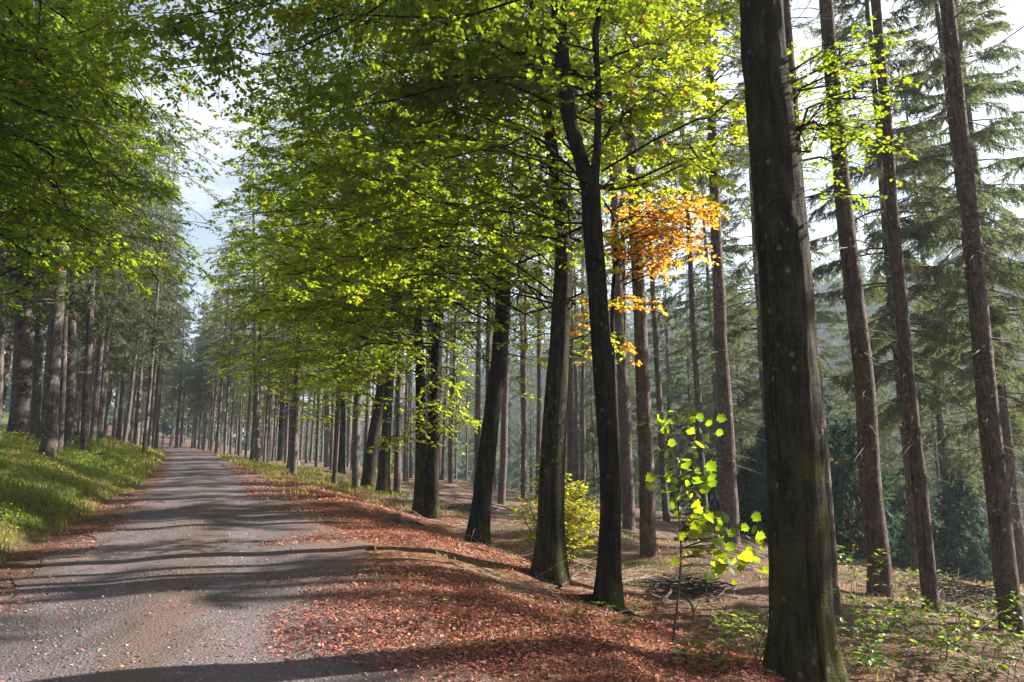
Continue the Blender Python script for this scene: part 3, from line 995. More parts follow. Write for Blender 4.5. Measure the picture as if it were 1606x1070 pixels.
# B1: thick foreground beech
path, rad = px_path([(1262, 1078, 118), (1258, 960, 104), (1250, 760, 96), (1240, 560, 88), (1222, 330, 80), (1205, 150, 74), (1193, 0, 68)], wk=.92)
root, base, PP, QQ = beech_base('beech_tree', 'thick dark beech trunk in the foreground with a ragged mossy right flank', path, rad, 15, M['mossy_bark'], b_, rough=.085, flare=(.42, 7, .36), sides=64, step=.035)
for bpx, bpy_, sz in ((1287, 640, .055), (1296, 705, .06), (1300, 745, .04), (1278, 500, .035), (1262, 320, .03), (1284, 590, .03), (1305, 850, .05)):
    c_ = at(bpx - 14, bpy_, path[0][1] - .02) - base
    hb_ = MB()
    z_ = np.array([-1.9, -1.5, -.8, 0, .6, 1.0, 1.25]); q0 = np.array([.1, .5, .85, 1.0, .8, .45, .08])
    tube(hb_, c_ + np.column_stack([.25 * np.sin(z_ * 2) * sz, 0 * z_, z_ * sz]), q0 * sz, 11, 0, .5, .35, int(bpx) % 17)
    hb_.build('burl', M['mossy_bark'], root, smooth=True)
wb, lb = MB(), MB()
Yb = path[0][1]
for (a, h0, l_) in ((at(1375, 150, Yb + .5), 4.7, .05), (at(1345, 200, Yb + .3), 4.8, .03), (at(1320, 90, Yb + .9), 5.0, .05), (at(1330, 225, Yb + .6), 4.5, .0), (at(1300, 300, Yb + .3), 4.3, .02), (at(1360, 100, Yb + .4), 5.0, .0), (at(1300, 130, Yb + .7), 4.9, .0), (at(1340, 140, Yb + .2), 4.9, .03), (at(1285, 190, Yb + .5), 4.7, .0), (at(1365, 215, Yb + .7), 4.8, .02), (at(1295, 70, Yb + .3), 5.1, .0)):
    i = int(np.argmin(np.abs(PP[:, 2] - h0))); limb(wb, lb, PP[i], a, .014, b_, l_, 1.7, .055, .3, sec=.75, start=.15)
auto_limbs(wb, lb, PP, QQ, base, b_, 30, (6.5, 14), (4, 7.5), 2.5, .8, .3, .9, pitch=(-.05, .35), skip=lambda p: proj(p)[0] > 740 and -260 < proj(p)[1] < 900)
for tpx in ((480, 40, 8), (250, 60, 9), (120, 120, 10), (600, 20, 9), (380, -30, 8.5), (60, 40, 9), (180, -20, 8), (300, 60, 9.5), (340, 95, 10), (255, 110, 10), (330, 20, 9)):
    i = int(np.argmin(np.abs(PP[:, 2] - b_.uniform(5.8, 8.5)))); limb(wb, lb, PP[i], at(*tpx), .03, b_, .12, 1.0, .08, .22, avoid=False)
crown_build(root, base, wb, lb, M['beech_leaf'], b_)

# B2: forked beech
path, rad = px_path([(953, 955, 44), (956, 860, 40), (957, 760, 38), (947, 600, 37), (936, 440, 35), (930, 360, 36), (926, 292, 34)])
root, base, PP, QQ = beech_base('beech_tree', 'slender beech that forks high into a thick and a thin stem', path, rad, None, M['beech_bark'], b_, step=.1)
Y2 = path[0][1]
forkA, ra = px_path([(926, 300, 27), (908, 240, 25), (892, 180, 27), (882, 100, 27), (876, 0, 25)], Y2, .15)
forkB, rb = px_path([(930, 296, 19), (936, 235, 14), (938, 150, 12), (934, 60, 12), (938, -20, 11)], Y2, -.1)
tops = []
for F_, r__ in ((forkA, ra), (forkB, rb)):
    F_ = np.vstack([F_, F_[-1] + [-.2, .2, 3.5], F_[-1] + [.1, .3, 7.5]]); r__ = np.concatenate([r__, [r__[-1] * .6, .02]])
    p_, q_ = resample(F_, r__, .12)
    fb2 = MB(); tube(fb2, p_ - base, q_, 14, 0, .5, .05, 3); fb2.build('fork_stem', M['beech_bark'], root, smooth=True)
    tops.append((p_, q_))
wb, lb = MB(), MB()
def at_px(tp, py):
    i = int(np.argmin([abs(proj(p)[1] - py) for p in tp])); return tp[i]
limb(wb, lb, at_px(tops[1][0], 180), at(735, 50, Y2 + .4), .035, b_, -.02, .9, .085, .45, start=.5)
limb(wb, lb, at_px(tops[0][0], 120), at(640, 60, Y2 + 1.5), .03, b_, .08, 1, .085, .4)
limb(wb, lb, at_px(tops[0][0], 200), at(1010, 230, Y2 + 1.4), .02, b_, .05, 1, .085, .7)
for a in ((1110, 90, 2.4), (1150, 200, 2.2), (1060, 150, 2.8), (1130, 20, 1.8), (1165, 130, 2.8), (1090, 260, 3.)):
    limb(wb, lb, at_px(tops[1][0], a[1] + b_.uniform(40, 110)), at(a[0], a[1], Y2 + a[2]), .022, b_, .06, 1.05, .085, .75, start=.15)
for a in ((560, 130, 2.), (640, 230, 1.2), (700, 330, .8), (480, 60, 1.), (760, 210, 2.5), (800, 60, 1.5), (830, 300, 1.2), (590, 300, 2.2)):
    limb(wb, lb, at_px(tops[0][0] if a[1] < 280 else PP, a[1] + b_.uniform(20, 70)), at(a[0], a[1], Y2 + a[2]), .021, b_, .05, 1, .085, .4)
fill(wb, lb, [tops[0][0], tops[1][0]], Y2, (560, 860), (-20, 250), 74, b_, .45, toY=1.0)
fill(wb, lb, [tops[1][0], tops[0][0]], Y2, (900, 1180), (-20, 320), 72, b_, .78, .9, .02, toY=2.6)
auto_limbs(wb, lb, tops[0][0], tops[0][1], base, b_, 9, (7.5, 12), (2.5, 5), PI * .9, .6, .5)
crown_build(root, base, wb, lb, M['beech_leaf'], b_)

# B3: mossy beech
path, rad = px_path([(862, 905, 56), (864, 820, 50), (868, 700, 46), (878, 540, 38), (884, 420, 33), (880, 330, 27), (862, 210, 22), (848, 100, 20), (838, 0, 18)])
root, base, PP, QQ = beech_base('beech_tree', 'mossy beech with a broad foot beside the yellow shrub', path, rad, 14, M['mossy_bark'], b_, flare=(.6, 6, .4), step=.1)
Y3 = path[0][1]
wb, lb = MB(), MB()
for a in ((560, 230, 1), (420, 300, 0), (470, 180, -.5), (650, 380, 1.2), (700, 180, 1.5), (610, 440, .6), (520, 380, .2), (400, 130, -.6), (760, 420, .5), (580, 80, 1), (720, 300, 2)):
    limb(wb, lb, at_px(PP, a[1] + b_.uniform(30, 110)), at(a[0], a[1], Y3 + a[2]), .021, b_, .08, 1.0, .085, .35)
for a in ((880, 360, -1), (850, 340, -1.2), (900, 330, -1), (830, 370, -.8), (870, 300, -1.1), (920, 380, -.5)):
    limb(wb, lb, at_px(PP, a[1] + b_.uniform(-40, 20)), at(a[0], a[1], Y3 + a[2]), .016, b_, .05, 1.3, .08, .45, sec=.8)
for a in ((960, 470, 1.5), (975, 560, 1.5), (930, 520, 1), (980, 380, 2), (800, 520, 1.)):
    limb(wb, lb, at_px(PP, a[1] + b_.uniform(0, 60)), at(a[0], a[1], Y3 + a[2]), .015, b_, .08, .9, .08, .6, sec=.8)
fill(wb, lb, [PP], Y3, (380, 840), (40, 440), 72, b_, .42, toY=.8)
auto_limbs(wb, lb, PP, QQ, base, b_, 11, (7.5, 13), (3, 5.5), PI * .95, .6, .4)
crown_build(root, base, wb, lb, M['beech_leaf'], b_)

# B4: S-bent beech
path, rad = px_path([(748, 855, 38), (756, 780, 35), (770, 660, 31), (783, 560, 29), (789, 460, 27), (781, 390, 25), (768, 300, 22), (775, 200, 18)])
root, base, PP, QQ = beech_base('beech_tree', 'dark S-bent beech leaning right at the edge of the leaf litter', path, rad, 14, M['beech_bark'], b_, step=.12)
Y4 = path[0][1]
wb, lb = MB(), MB()
for a in ((560, 330, 0), (480, 420, 0), (620, 250, 0), (430, 330, -1), (520, 260, 1), (680, 420, .5), (600, 480, -.5), (380, 250, -1.5), (700, 230, 1.5), (860, 420, 1), (850, 330, 1.5)):
    limb(wb, lb, at_px(PP, a[1] + b_.uniform(10, 100)), at(a[0], a[1], Y4 + a[2]), .021, b_, .1, 1.0, .085, .4)
for a in ((740, 370, -1), (800, 400, -1.2), (840, 380, -1), (700, 400, -.8), (770, 340, -1.3), (860, 350, -.5), (810, 540, .8), (840, 560, 1), (825, 470, 1.2), (845, 510, 1.4), (815, 590, 1.2), (730, 460, .8), (720, 520, .8), (835, 430, 1.2)):
    limb(wb, lb, at_px(PP, a[1] + b_.uniform(-30, 30)), at(a[0], a[1], Y4 + a[2]), .018, b_, .05, 1.3, .085, .62, sec=.8)  # sunlit look of these sprays is put into a lighter leaf tint
limb(wb, lb, at_px(PP, 600), at(735, 500, Y4 + .8), .012, b_, .1, .8, .08, .6, sec=.6)
fill(wb, lb, [PP], Y4, (370, 720), (180, 520), 54, b_, .42)
auto_limbs(wb, lb, PP, QQ, base, b_, 18, (5, 12), (3, 6), PI * .95, .9, .4)
crown_build(root, base, wb, lb, M['beech_leaf'], b_)

# B5: twin stems
path, rad = px_path([(676, 812, 24), (680, 700, 21), (685, 560, 20), (689, 430, 19), (687, 300, 17), (684, 180, 15)])
root, base, PP, QQ = beech_base('beech_tree', 'nearly black twin-stemmed beech where the leaf litter narrows', path, rad, 13, M['beech_bark'], b_, step=.15)
Y5 = path[0][1]
p2, r2 = px_path([(659, 806, 22), (660, 700, 19), (658, 560, 17), (650, 430, 15), (640, 330, 12)], Y5)
p2 = np.vstack([p2, p2[-1] + [-.5, 0, 4]]); r2 = np.concatenate([r2, [.03]])
pp_, qq_ = resample(p2, r2, .15)
tb2 = MB(); tube(tb2, pp_ - base, qq_, 14, 0, .5, .05, 5, (.3, 5, .3)); tb2.build('second_stem', M['beech_bark'], root, smooth=True)
wb, lb = MB(), MB()
for a in ((720, 600, .5), (640, 655, -1), (600, 690, -1.2), (700, 655, -.8), (740, 660, 0), (560, 470, -.5), (480, 400, -1), (520, 540, -1), (600, 380, 0), (440, 470, -1), (720, 480, 1), (560, 600, -1), (400, 360, -2), (470, 300, 0)):
    limb(wb, lb, at_px(PP, a[1] + b_.uniform(-30, 60)), at(a[0], a[1], Y5 + a[2]), .021, b_, .1, .95, .085, .5 if a[1] < 560 else .62)  # lower limbs tinted lighter, sunlight put into the leaf colour
fill(wb, lb, [PP], Y5, (350, 650), (240, 590), 50, b_, .45)
auto_limbs(wb, lb, PP, QQ, base, b_, 20, (4, 12), (3, 6), PI * .95, .8, .42)
for a in ((715, 610, -.8), (640, 650, -1.3), (610, 690, -1.4), (690, 650, -1.2), (735, 660, -.6), (660, 620, -1.5), (720, 690, -.5), (600, 640, -1.0), (725, 570, .5), (745, 620, .8), (720, 650, .6), (735, 540, .9), (625, 580, -.8), (650, 560, -1), (580, 560, -1), (550, 600, -1)):
    limb(wb, lb, at_px(PP, a[1] - b_.uniform(10, 50)), at(a[0], a[1], Y5 + a[2]), .02, b_, .06, 1.5, .085, .72, sec=.8)  # low sprays painted as sunlit by a bright leaf tint
crown_build(root, base, wb, lb, M['beech_leaf'], b_)

# B6: pair leaning forward
for pts, lab in (([(577, 765, 24), (585, 690, 20), (600, 600, 19), (606, 520, 17), (600, 430, 14)], 'left and darker beech of the leaning pair past the twin-stemmed one'),
                 ([(600, 775, 22), (605, 690, 18), (611, 600, 16), (618, 500, 14), (626, 420, 12)], 'right beech of the leaning pair, its flank pale in the sun')):
    path, rad = px_path(pts)
    root, base, PP, QQ = beech_base('beech_tree', lab, path, rad, 13, M['beech_bark'], b_, step=.2, sides=14)
    Y6 = path[0][1]
    wb, lb = MB(), MB()
    for a in ((480, 520, -1), (430, 560, -1.5), (520, 580, 0), (560, 480, -1), (400, 480, -2), (460, 610, -1)):
        limb(wb, lb, at_px(PP, a[1] + b_.uniform(-20, 50)), at(a[0], a[1], Y6 + a[2]), .03, b_, .1, .8, .095, .55)
    fill(wb, lb, [PP], Y6, (350, 590), (330, 625), 52, b_, .5, dens=.8, ls=.1)
    auto_limbs(wb, lb, PP, QQ, base, b_, 16, (4, 12), (3, 6), PI * .95, .8, .45, .8, .095)
    crown_build(root, base, wb, lb, M['beech_leaf'], b_)

# beeches further along the verge
for px, py, w, n, lab in ((535, 742, 12, 20, 'far beech on the verge behind the leaning pair, low bright leaves'), (440, 722, 12, 20, 'far beech on the verge with leafy limbs hanging over the road'),
                     (375, 712, 9, 18, 'farthest beech of the verge, its crown closing over the road')):
    path, rad = px_path([(px, py, w), (px + 3, py - 90, w * .8), (px + 2, py - 160, w * .7)])
    root, base, PP, QQ = beech_base('beech_tree', lab, path, rad, 13, M['beech_bark'], b_, step=.3, sides=10)
    wb, lb = MB(), MB()
    auto_limbs(wb, lb, PP, QQ, base, b_, n, (3.5, 12), (3, 6), PI * .95, 1.0, .55, .55, .13)
    if px < 500:
        fill(wb, lb, [PP], path[0][1], (px - 105, px + 70), (390, 620), 46, b_, .5, .8, .02, .6, .13)
    crown_build(root, base, wb, lb, M['beech_leaf'], b_)

# beech left of the road, its trunk outside the picture
bx, by = -8.6, 8.2
bz = float(ht(bx, by))
path = np.array([[bx, by, bz], [bx + .1, by, bz + 3], [bx + .2, by + .1, bz + 6], [bx, by, bz + 9]]); rad = np.array([.22, .19, .16, .12])
root, base, PP, QQ = beech_base('beech_tree', 'beech on the left bank spreading shade-toned leafy limbs over the road', path, rad, 14, M['beech_bark'], b_)
wb, lb = MB(), MB()
for a in ((60, 410, 11), (130, 330, 12), (40, 250, 11), (150, 230, 12.5), (220, 180, 12), (100, 130, 11), (60, 60, 10), (200, 90, 11), (20, 330, 13), (180, 390, 13.5), (230, 300, 14), (90, 200, 14), (-40, 150, 10), (250, 440, 15)):
    i = int(np.argmin(np.abs(PP[:, 2] - (at(*a)[2] + b_.uniform(-.6, .6))))); limb(wb, lb, PP[i], at(*a), .04, b_, .1, 1.0, .085, .1 if a[1] < 380 else .5)  # shade painted into the upper leaf tint, light into the low hanging sprays
fill(wb, lb, [PP], 11.5, (-40, 265), (-20, 410), 74, b_, .03, 1.5, .02)  # lowest leaf tint, shade of the left canopy put into its colour
crown_build(root, base, wb, lb, M['beech_leaf'], b_)
bx, by = -13.6, 17.0
bz = float(ht(bx, by))
path = np.array([[bx, by, bz], [bx + .1, by, bz + 3], [bx - .2, by + .1, bz + 7], [bx, by, bz + 10]]); rad = np.array([.2, .17, .14, .1])
root, base, PP, QQ = beech_base('beech_tree', 'second beech of the left bank, behind the first, shade-toned leaves before the spruces', path, rad, 14, M['beech_bark'], b_)
wb, lb = MB(), MB()
fill(wb, lb, [PP], 18, (-30, 250), (60, 445), 72, b_, .03, 2, .02, ls=.1)  # canopy shade painted into this crown's leaf tint too
for a in ((300, 250, 18), (322, 350, 18), (296, 185, 17), (330, 300, 19), (285, 420, 18), (310, 400, 20), (335, 215, 18), (300, 330, 19), (275, 300, 17), (325, 430, 20), (290, 130, 16), (320, 150, 17), (280, 220, 17), (315, 270, 18), (300, 380, 19), (330, 350, 20), (290, 450, 20), (320, 480, 21), (345, 260, 18), (265, 380, 18)):
    i = int(np.argmin(np.abs(PP[:, 2] - (at(*a)[2] + b_.uniform(-.3, 1))))); limb(wb, lb, PP[i], at(*a), .012, b_, .06, .7, .075, .15, avoid=False, sec=.6, start=.4)
crown_build(root, base, wb, lb, M['beech_leaf'], b_)

# young beech in autumn colour behind the forked beech
path, rad = px_path([(968, 905, 11), (966, 700, 9), (960, 500, 8), (966, 380, 6)])
root, base, PP, QQ = beech_base('beech_tree', 'young beech with glowing orange autumn leaves behind the forked beech', path, rad, 7.5, M['beech_bark'], b_, step=.3, sides=9)
Yo = path[0][1]
wb, lb = MB(), MB()
for a in ((1050, 330, 0), (1120, 318, .3), (1080, 385, -.2), (1000, 350, .5), (1030, 400, .2), (1100, 350, .6), (985, 310, 0), (1020, 300, .6), (1060, 360, -.5), (1095, 395, .4), (990, 335, -.3), (1040, 350, -.6), (1000, 390, -.4), (1070, 320, -.3), (1015, 370, .1), (1110, 335, -.2), (975, 350, -.5), (1000, 330, -.8), (1035, 375, -.7), (1060, 340, -.8), (1085, 350, -.5), (1050, 395, -.3), (985, 400, -.5), (1120, 322, -.4)):
    limb(wb, lb, at_px(PP, a[1] + b_.uniform(20, 60)), at(a[0], a[1], Yo + a[2]), .014, b_, .04, 1.35, .08, .28, sec=.55, start=.06)
for a in ((905, 465, 0), (940, 540, 0), (1010, 465, .2), (900, 520, .3), (985, 480, -.3), (975, 535, .2), (920, 490, -.4)):
    limb(wb, lb, at_px(PP, a[1] + b_.uniform(10, 40)), at(a[0], a[1], Yo + a[2]), .01, b_, .03, 1.8, .08, .18, sec=.55, start=.1)
crown_build(root, base, wb, lb, M['orange_leaf'], b_)

# ------------------------------------------------------------------ yellow shrub, orange shrubs
def shrub(name, px, py, wpx, hpx, label, leafm, rng, n, ls, tb, depth=None, cat='shrub'):
    p = ground_hit(px, py) if depth is None else at(px, py, depth)
    p[2] = float(ht(p[0], p[1]))
    s = (p[1] * cp + (p[2] - CAMZ) * sp) / FPX
    w, h = wpx * s / 2, hpx * s
    root = empty(name, tuple(p), label, cat)
    wb, lb = MB(), MB()
    for k in range(n):
        az = rng.uniform(0, 2 * PI); f = rng.uniform(.15, 1)
        e = p + np.array([math.cos(az) * w * f, math.sin(az) * w * f, h * rng.uniform(.3, 1) * (1.1 - .4 * f)])
        limb(wb, lb, p + rng.normal(0, .05, 3) * [1, 1, 0], e, .008, rng, .12, 1.3, ls, tb, sec=.42, start=.12, avoid=False)
    wb.build('stems', M['twig'], root, origin=p)
    lb.build('foliage', [M['twig'], leafm], root, origin=p)


s_ = np.random.default_rng(31)
shrub('leafy_shrub', 880, 885, 140, 150, 'yellow leafy shrub glowing behind the foot of the mossy beech', M['yellow_leaf'], s_, 40, .07, .25)
shrub('leafy_shrub', 1484, 895, 70, 70, 'small rusty orange shrub in front of the dark valley edge', M['rusty_leaf'], s_, 44, .06, .45)
shrub('leafy_shrub', 1320, 790, 75, 170, 'tall ochre yellow bush showing beside the thick foreground beech', M['yellow_leaf'], s_, 36, .12, .7, 32)
shrub('leafy_shrub', 612, 745, 40, 60, 'low pale yellow shrub at the foot of the leaning beech pair', M['yellow_leaf'], s_, 10, .07, .25)

# ------------------------------------------------------------------ maple sapling
MAP = np.array([(0, 0), (.06, .16), (.04, .42), (.26, .36), (.42, .58), (.56, .38), (.76, .36), (.76, .18), (1, 0),
                (.76, -.18), (.76, -.36), (.56, -.38), (.42, -.58), (.26, -.36), (.04, -.42), (.06, -.16)])


def maple_leaves(mb, P, D, N, L, tint):
    D = norm(D); S = norm(np.cross(N, D)); U = np.cross(D, S)
    k = len(MAP)
    z = -.16 * MAP[:, 0] ** 2 - .18 * np.abs(MAP[:, 1])
    V = P[:, None] + L[:, None, None] * (MAP[None, :, 0:1] * D[:, None] + MAP[None, :, 1:2] * S[:, None] + z[None, :, None] * U[:, None])
    ctr = P + L[:, None] * (.38 * D)
    V = np.concatenate([V, ctr[:, None]], 1)
    b = np.arange(len(P))[:, None, None] * (k + 1)
    F = (b + np.stack([np.arange(k), (np.arange(k) + 1) % k, np.full(k, k)], -1)[None]).reshape(-1, 3)
    mb.add(V.reshape(-1, 3), F, 1, np.repeat(tint, k + 1))


p0 = ground_hit(1055, 1012)
Ys = p0[1]
root = empty('maple_sapling', tuple(p0), 'thin maple sapling with big backlit yellow-green leaves left of the thick foreground beech', 'sapling')
st = np.array([p0 - [0, 0, .1], at(1056, 1000, Ys), at(1064, 930, Ys), at(1068, 860, Ys + .03), at(1063, 780, Ys), at(1062, 700, Ys - .02), at(1066, 645, Ys)])
P_, Q_ = resample(st, np.array([.012, .012, .010, .009, .007, .005, .003]), .08)
wb, lb = MB(), MB()
tube(wb, P_ - p0, Q_, 7, 0, .5)
for k in range(170):
    if k < 105:
        a = s_.choice([0, 1, 2], p=[.55, .25, .2])
        tx, ty = (1065 + s_.normal(0, 26), s_.uniform(640, 775)) if a == 0 else (s_.uniform(1040, 1115), s_.uniform(740, 800)) if a == 1 else (s_.uniform(1085, 1200), s_.uniform(800, 845))
    else:
        f = s_.uniform(0, 1); tx, ty = 1080 + 95 * f + s_.normal(0, 22), 815 + 85 * f + s_.normal(0, 20)
    q = at(tx, ty, Ys + s_.uniform(-.35, .35))
    i = int(np.argmin([abs(proj(p)[1] - (ty + (18 if k < 105 else -10))) for p in P_]))
    a0 = P_[i]
    tube(wb, np.array([a0, (a0 + q) / 2 + [0, 0, .05], q]) - p0, np.array([.004, .003, .0018]), 4, 0, .5, cap=False)
    d = norm(q - a0) * .6 + np.array([s_.normal(0, .3), s_.normal(0, .3), -.45])
    nrm = norm(np.array([-.35 + s_.normal(0, .5), -.6 + s_.normal(0, .35), .4 + s_.normal(0, .35)]))
    maple_leaves(lb, (q - p0)[None], d[None], nrm[None], np.array([s_.uniform(.055, .13)]), np.array([np.clip(s_.normal(.35 + (.35 if k >= 105 else 0), .2), 0, 1)]))
wb.build('stem', M['twig'], root, smooth=True)
lb.build('leaves', [M['twig'], M['maple_leaf']], root)


# ------------------------------------------------------------------ brambles and ground plants
def bramble(px, py, n, reach, label, rng, ls=.06, tb=.38, leafm='bramble_leaf', hgt=.5, name='bramble', group=None):
    p = ground_hit(px, py)
    root = empty(name, tuple(p), label, 'bramble' if name == 'bramble' else 'plant', group)
    wb, lb = MB(), MB()
    for k in range(n):
        az = rng.uniform(0, 2 * PI); L = reach * rng.uniform(.5, 1.1); h = hgt * rng.uniform(.5, 1.2)
        u = np.linspace(0, 1, 9)
        d = np.array([math.cos(az), math.sin(az), 0])
        P = rng.normal(0, .12 * min(1, reach / .5), 3) * [1, 1, 0] + d * (L * u)[:, None] + np.array([0, 0, h]) * (2.6 * u * (1 - u * .75))[:, None] + rng.normal(0, .02, (9, 3))
        tube(wb, P, np.linspace(.005, .002, 9), 4, 0, .5, cap=False)
        m = int(L / .055)
        f = np.linspace(.12, 1, m)
        q = np.stack([np.interp(f, u, P[:, c]) for c in range(3)], -1)
        sd = np.array([-d[1], d[0], 0])
        sg = np.where(np.arange(m) % 2 == 0, 1., -1.)[:, None]
        st_ = norm(sd * sg + d * .5 + np.array([0, 0, .4]) + rng.normal(0, .25, (m, 3)))
        e = q + st_ * (.07 * rng.uniform(.7, 1.3, (m, 1)))
        wv = np.array([0, 0, .0015])
        wb.add(np.stack([q - wv, q + wv, e], 1).reshape(-1, 3), np.arange(m)[:, None] * 3 + np.arange(3))
        for ang in (-1.1, 0, 1.1):
            dd = norm(st_ * math.cos(ang) + np.cross(np.array([0, 0, 1.]), st_) * math.sin(ang) + np.array([0, 0, -.2]) + rng.normal(0, .15, (m, 3)))
            leaves(lb, e, dd, norm(np.array([0, -.15, 1.]) + rng.normal(0, .3, (m, 3))), 1.1 * ls * rng.uniform(.7, 1.25, m), np.clip(tb + rng.normal(0, .15, m), 0, 1), 1, LEAF, 1.15)
    wb.build('stems', M['twig'], root)
    lb.build('leaves', [M['twig'], M[leafm]], root)


for a in ((1205, 1045, 8, .55, 'leafy plant clump at the left foot of the thick foreground beech'),
          (1150, 1010, 8, .55, 'pale green low plant between the maple sapling and the thick foreground beech', .05, .55),
          (1395, 1000, 11, .95, 'bramble sprawling right of the thick foreground beech', .06, .45),
          (1345, 1062, 10, .7, 'bramble at the bottom edge, touching the right foot of the thick foreground beech'),
          (1470, 1040, 10, .85, 'bramble at the bottom edge below the slim bare spruce'),
          (1580, 1062, 9, .7, 'dark bramble in the bottom right corner'),
          (1425, 930, 9, .8, 'bright bramble between the two bare spruces right of the thick beech', .06, .6),
          (1560, 990, 8, .6, 'bramble at the foot of the reddish spruce on the right edge'),
          (1505, 1000, 7, .6, 'small bramble on the bare slope, left of the reddish spruce')):
    bramble(a[0], a[1], a[2], a[3], a[4], s_, a[5] if len(a) > 5 else .06, a[6] if len(a) > 6 else .4)
# tall bramble shoots arching in front of the slope
bramble(1355, 940, 6, .8, 'tall bramble shoot climbing against the straight red-brown spruce', s_, .065, .5, hgt=.9)
bramble(695, 948, 4, .10, 'single green seedling among the fallen leaves', s_, .06, .2, hgt=.08, name='seedling')
bramble(1110, 1048, 6, .4, 'fern-like green tuft below the maple sapling', s_, .05, .5, hgt=.3)
for px, py in ((735, 845), (905, 980), (985, 985), (1010, 960), (1240, 985), (1500, 940), (1080, 900), (990, 920)):
    bramble(px, py, 4, .3, 'little green weed sprouting through the brown forest floor', s_, .045, .5, hgt=.2, name='weed', group='weeds on the forest floor')


# ------------------------------------------------------------------ dead wood
def log_(name, pts, r, label, mat, cat, twigs=0, group=None):
    P = np.array([ground_hit(a, b) + np.array([0, 0, c]) for a, b, c in pts])
    o = P[0].copy()
    q, rr = resample(P, np.linspace(r, r * .45, len(P)), .12)
    b = MB(); tube(b, q - o, rr, 9, 0, .5, .1, 3)
    # side shoots of the same piece of wood
    for k in range(twigs):
        i = int(s_.integers(len(q) // 4, len(q)))
        d = s_.normal(0, 1, 3); d[2] = abs(d[2]) * .5; d = norm(d) * s_.uniform(.2, .7)
        tube(b, np.array([q[i], q[i] + d * .5 + [0, 0, .04], q[i] + d]) - o, np.array([r * .35, r * .2, .003]), 5, 0, .5, cap=False)
    ob = b.build(name, mat, smooth=True); ob.location = o
    tag(ob, label, cat, group)


log_('fallen_log', [(690, 752, .1), (730, 750, .2), (785, 760, .12)], .16, 'dark fallen log lying behind the twin-stemmed beech', M['beech_bark'], 'log', 3)
log_('fallen_branch', [(655, 775, .05), (720, 783, .1), (800, 800, .05)], .05, 'long fallen branch below the dark log', M['dead'], 'branch', 6)
log_('fallen_branch', [(1030, 958, .0), (1055, 945, .16), (1082, 958, .14), (1090, 975, .0)], .03, 'curved dead branch arching beside the maple sapling stem', M['twig'], 'branch', 3)
log_('fallen_branch', [(960, 918, .03), (1040, 908, .06), (1120, 912, .03)], .02, 'thin pale branch lying right of the forked beech', M['dead'], 'branch', 5)
log_('fallen_branch', [(1440, 905, .03), (1500, 920, .08), (1560, 925, .02)], .04, 'dead branch lying in the brush behind the slim bare spruce', M['dead'], 'branch', 10)
log_('fallen_branch', [(1500, 960, .02), (1530, 975, .05), (1575, 980, .02)], .03, 'dead branch just left of the reddish spruce foot', M['dead'], 'branch', 5)
log_('fallen_branch', [(880, 925, .05), (930, 890, .08), (985, 880, .03)], .02, 'fallen branch between the mossy beech foot and the forked beech', M['twig'], 'branch', 5)

def brush_pile(px, py, w, label):
    p = ground_hit(px, py); b = MB()
    for k in range(170):
        o_ = np.append(np.clip(s_.normal(0, w * .4, 2), -w * .8, w * .8), 0); o_[2] = float(ht(p[0] + o_[0], p[1] + o_[1])) - p[2] + max(0, s_.normal(.08, .07)) * math.exp(-(o_[0] ** 2 + o_[1] ** 2) / w ** 2)
        az = s_.uniform(0, 6.28); L = s_.uniform(.25, .9)
        d = np.array([math.cos(az), math.sin(az), s_.normal(.02, .12)]) * L
        tube(b, np.array([o_ - d / 2, o_ + s_.normal(0, .03, 3), o_ + d / 2]), np.array([.012, .010, .004]) * s_.uniform(.5, 1.4), 4, 0, .5, cap=False)
    o = b.build('brush_pile', M['twig']); o.location = p
    tag(o, label, 'brush')


brush_pile(1328, 885, .9, 'dark heap of brushwood behind the thick foreground beech, on its right')
brush_pile(1515, 935, 1.1, 'dark heap of brushwood left of the reddish spruce at the right edge')
brush_pile(1420, 880, 1.0, 'dark heap of brushwood between the two bare spruces, at the valley edge')
brush_pile(1075, 925, .8, 'brown heap of brushwood behind the maple sapling')
brush_pile(735, 800, 1.2, 'brown heap of brushwood behind the S-bent beech')

# stump on the litter
sp0 = ground_hit(626, 822)
root = empty('tree_stump', tuple(sp0), 'small rotten stump poking out of the red leaf litter', 'stump')
b = MB(); tube(b, np.array([[0, 0, -.1], [0, 0, .05], [.02, 0, .13], [.05, 0, .17]]), np.array([.26, .22, .17, .10]), 16, 0, .5, .3, 4)
for az in (0.2, 2.0, 3.6, 5.0):
    d = np.array([math.cos(az), math.sin(az), 0])
    tube(b, np.array([d * .12 + [0, 0, .08], d * .3 + [0, 0, .05], d * .55 + [0, 0, -.04]]), np.array([.07, .05, .02]), 7, 0, .5, .1, 2)
b.build('trunk', M['spruce_bark'], root, smooth=True)


# ------------------------------------------------------------------ stuff lying or growing on the ground
def gnormal(x, y, e=.06):
    zx = (ht(x + e, y) - ht(x - e, y)) / (2 * e); zy = (ht(x, y + e) - ht(x, y - e)) / (2 * e)
    return norm(np.stack([-zx, -zy, np.ones_like(zx)], -1))


def in_view(x, y, m=1.5):
    return np.abs(x) < y * .70 + m


q_ = np.random.default_rng(77)
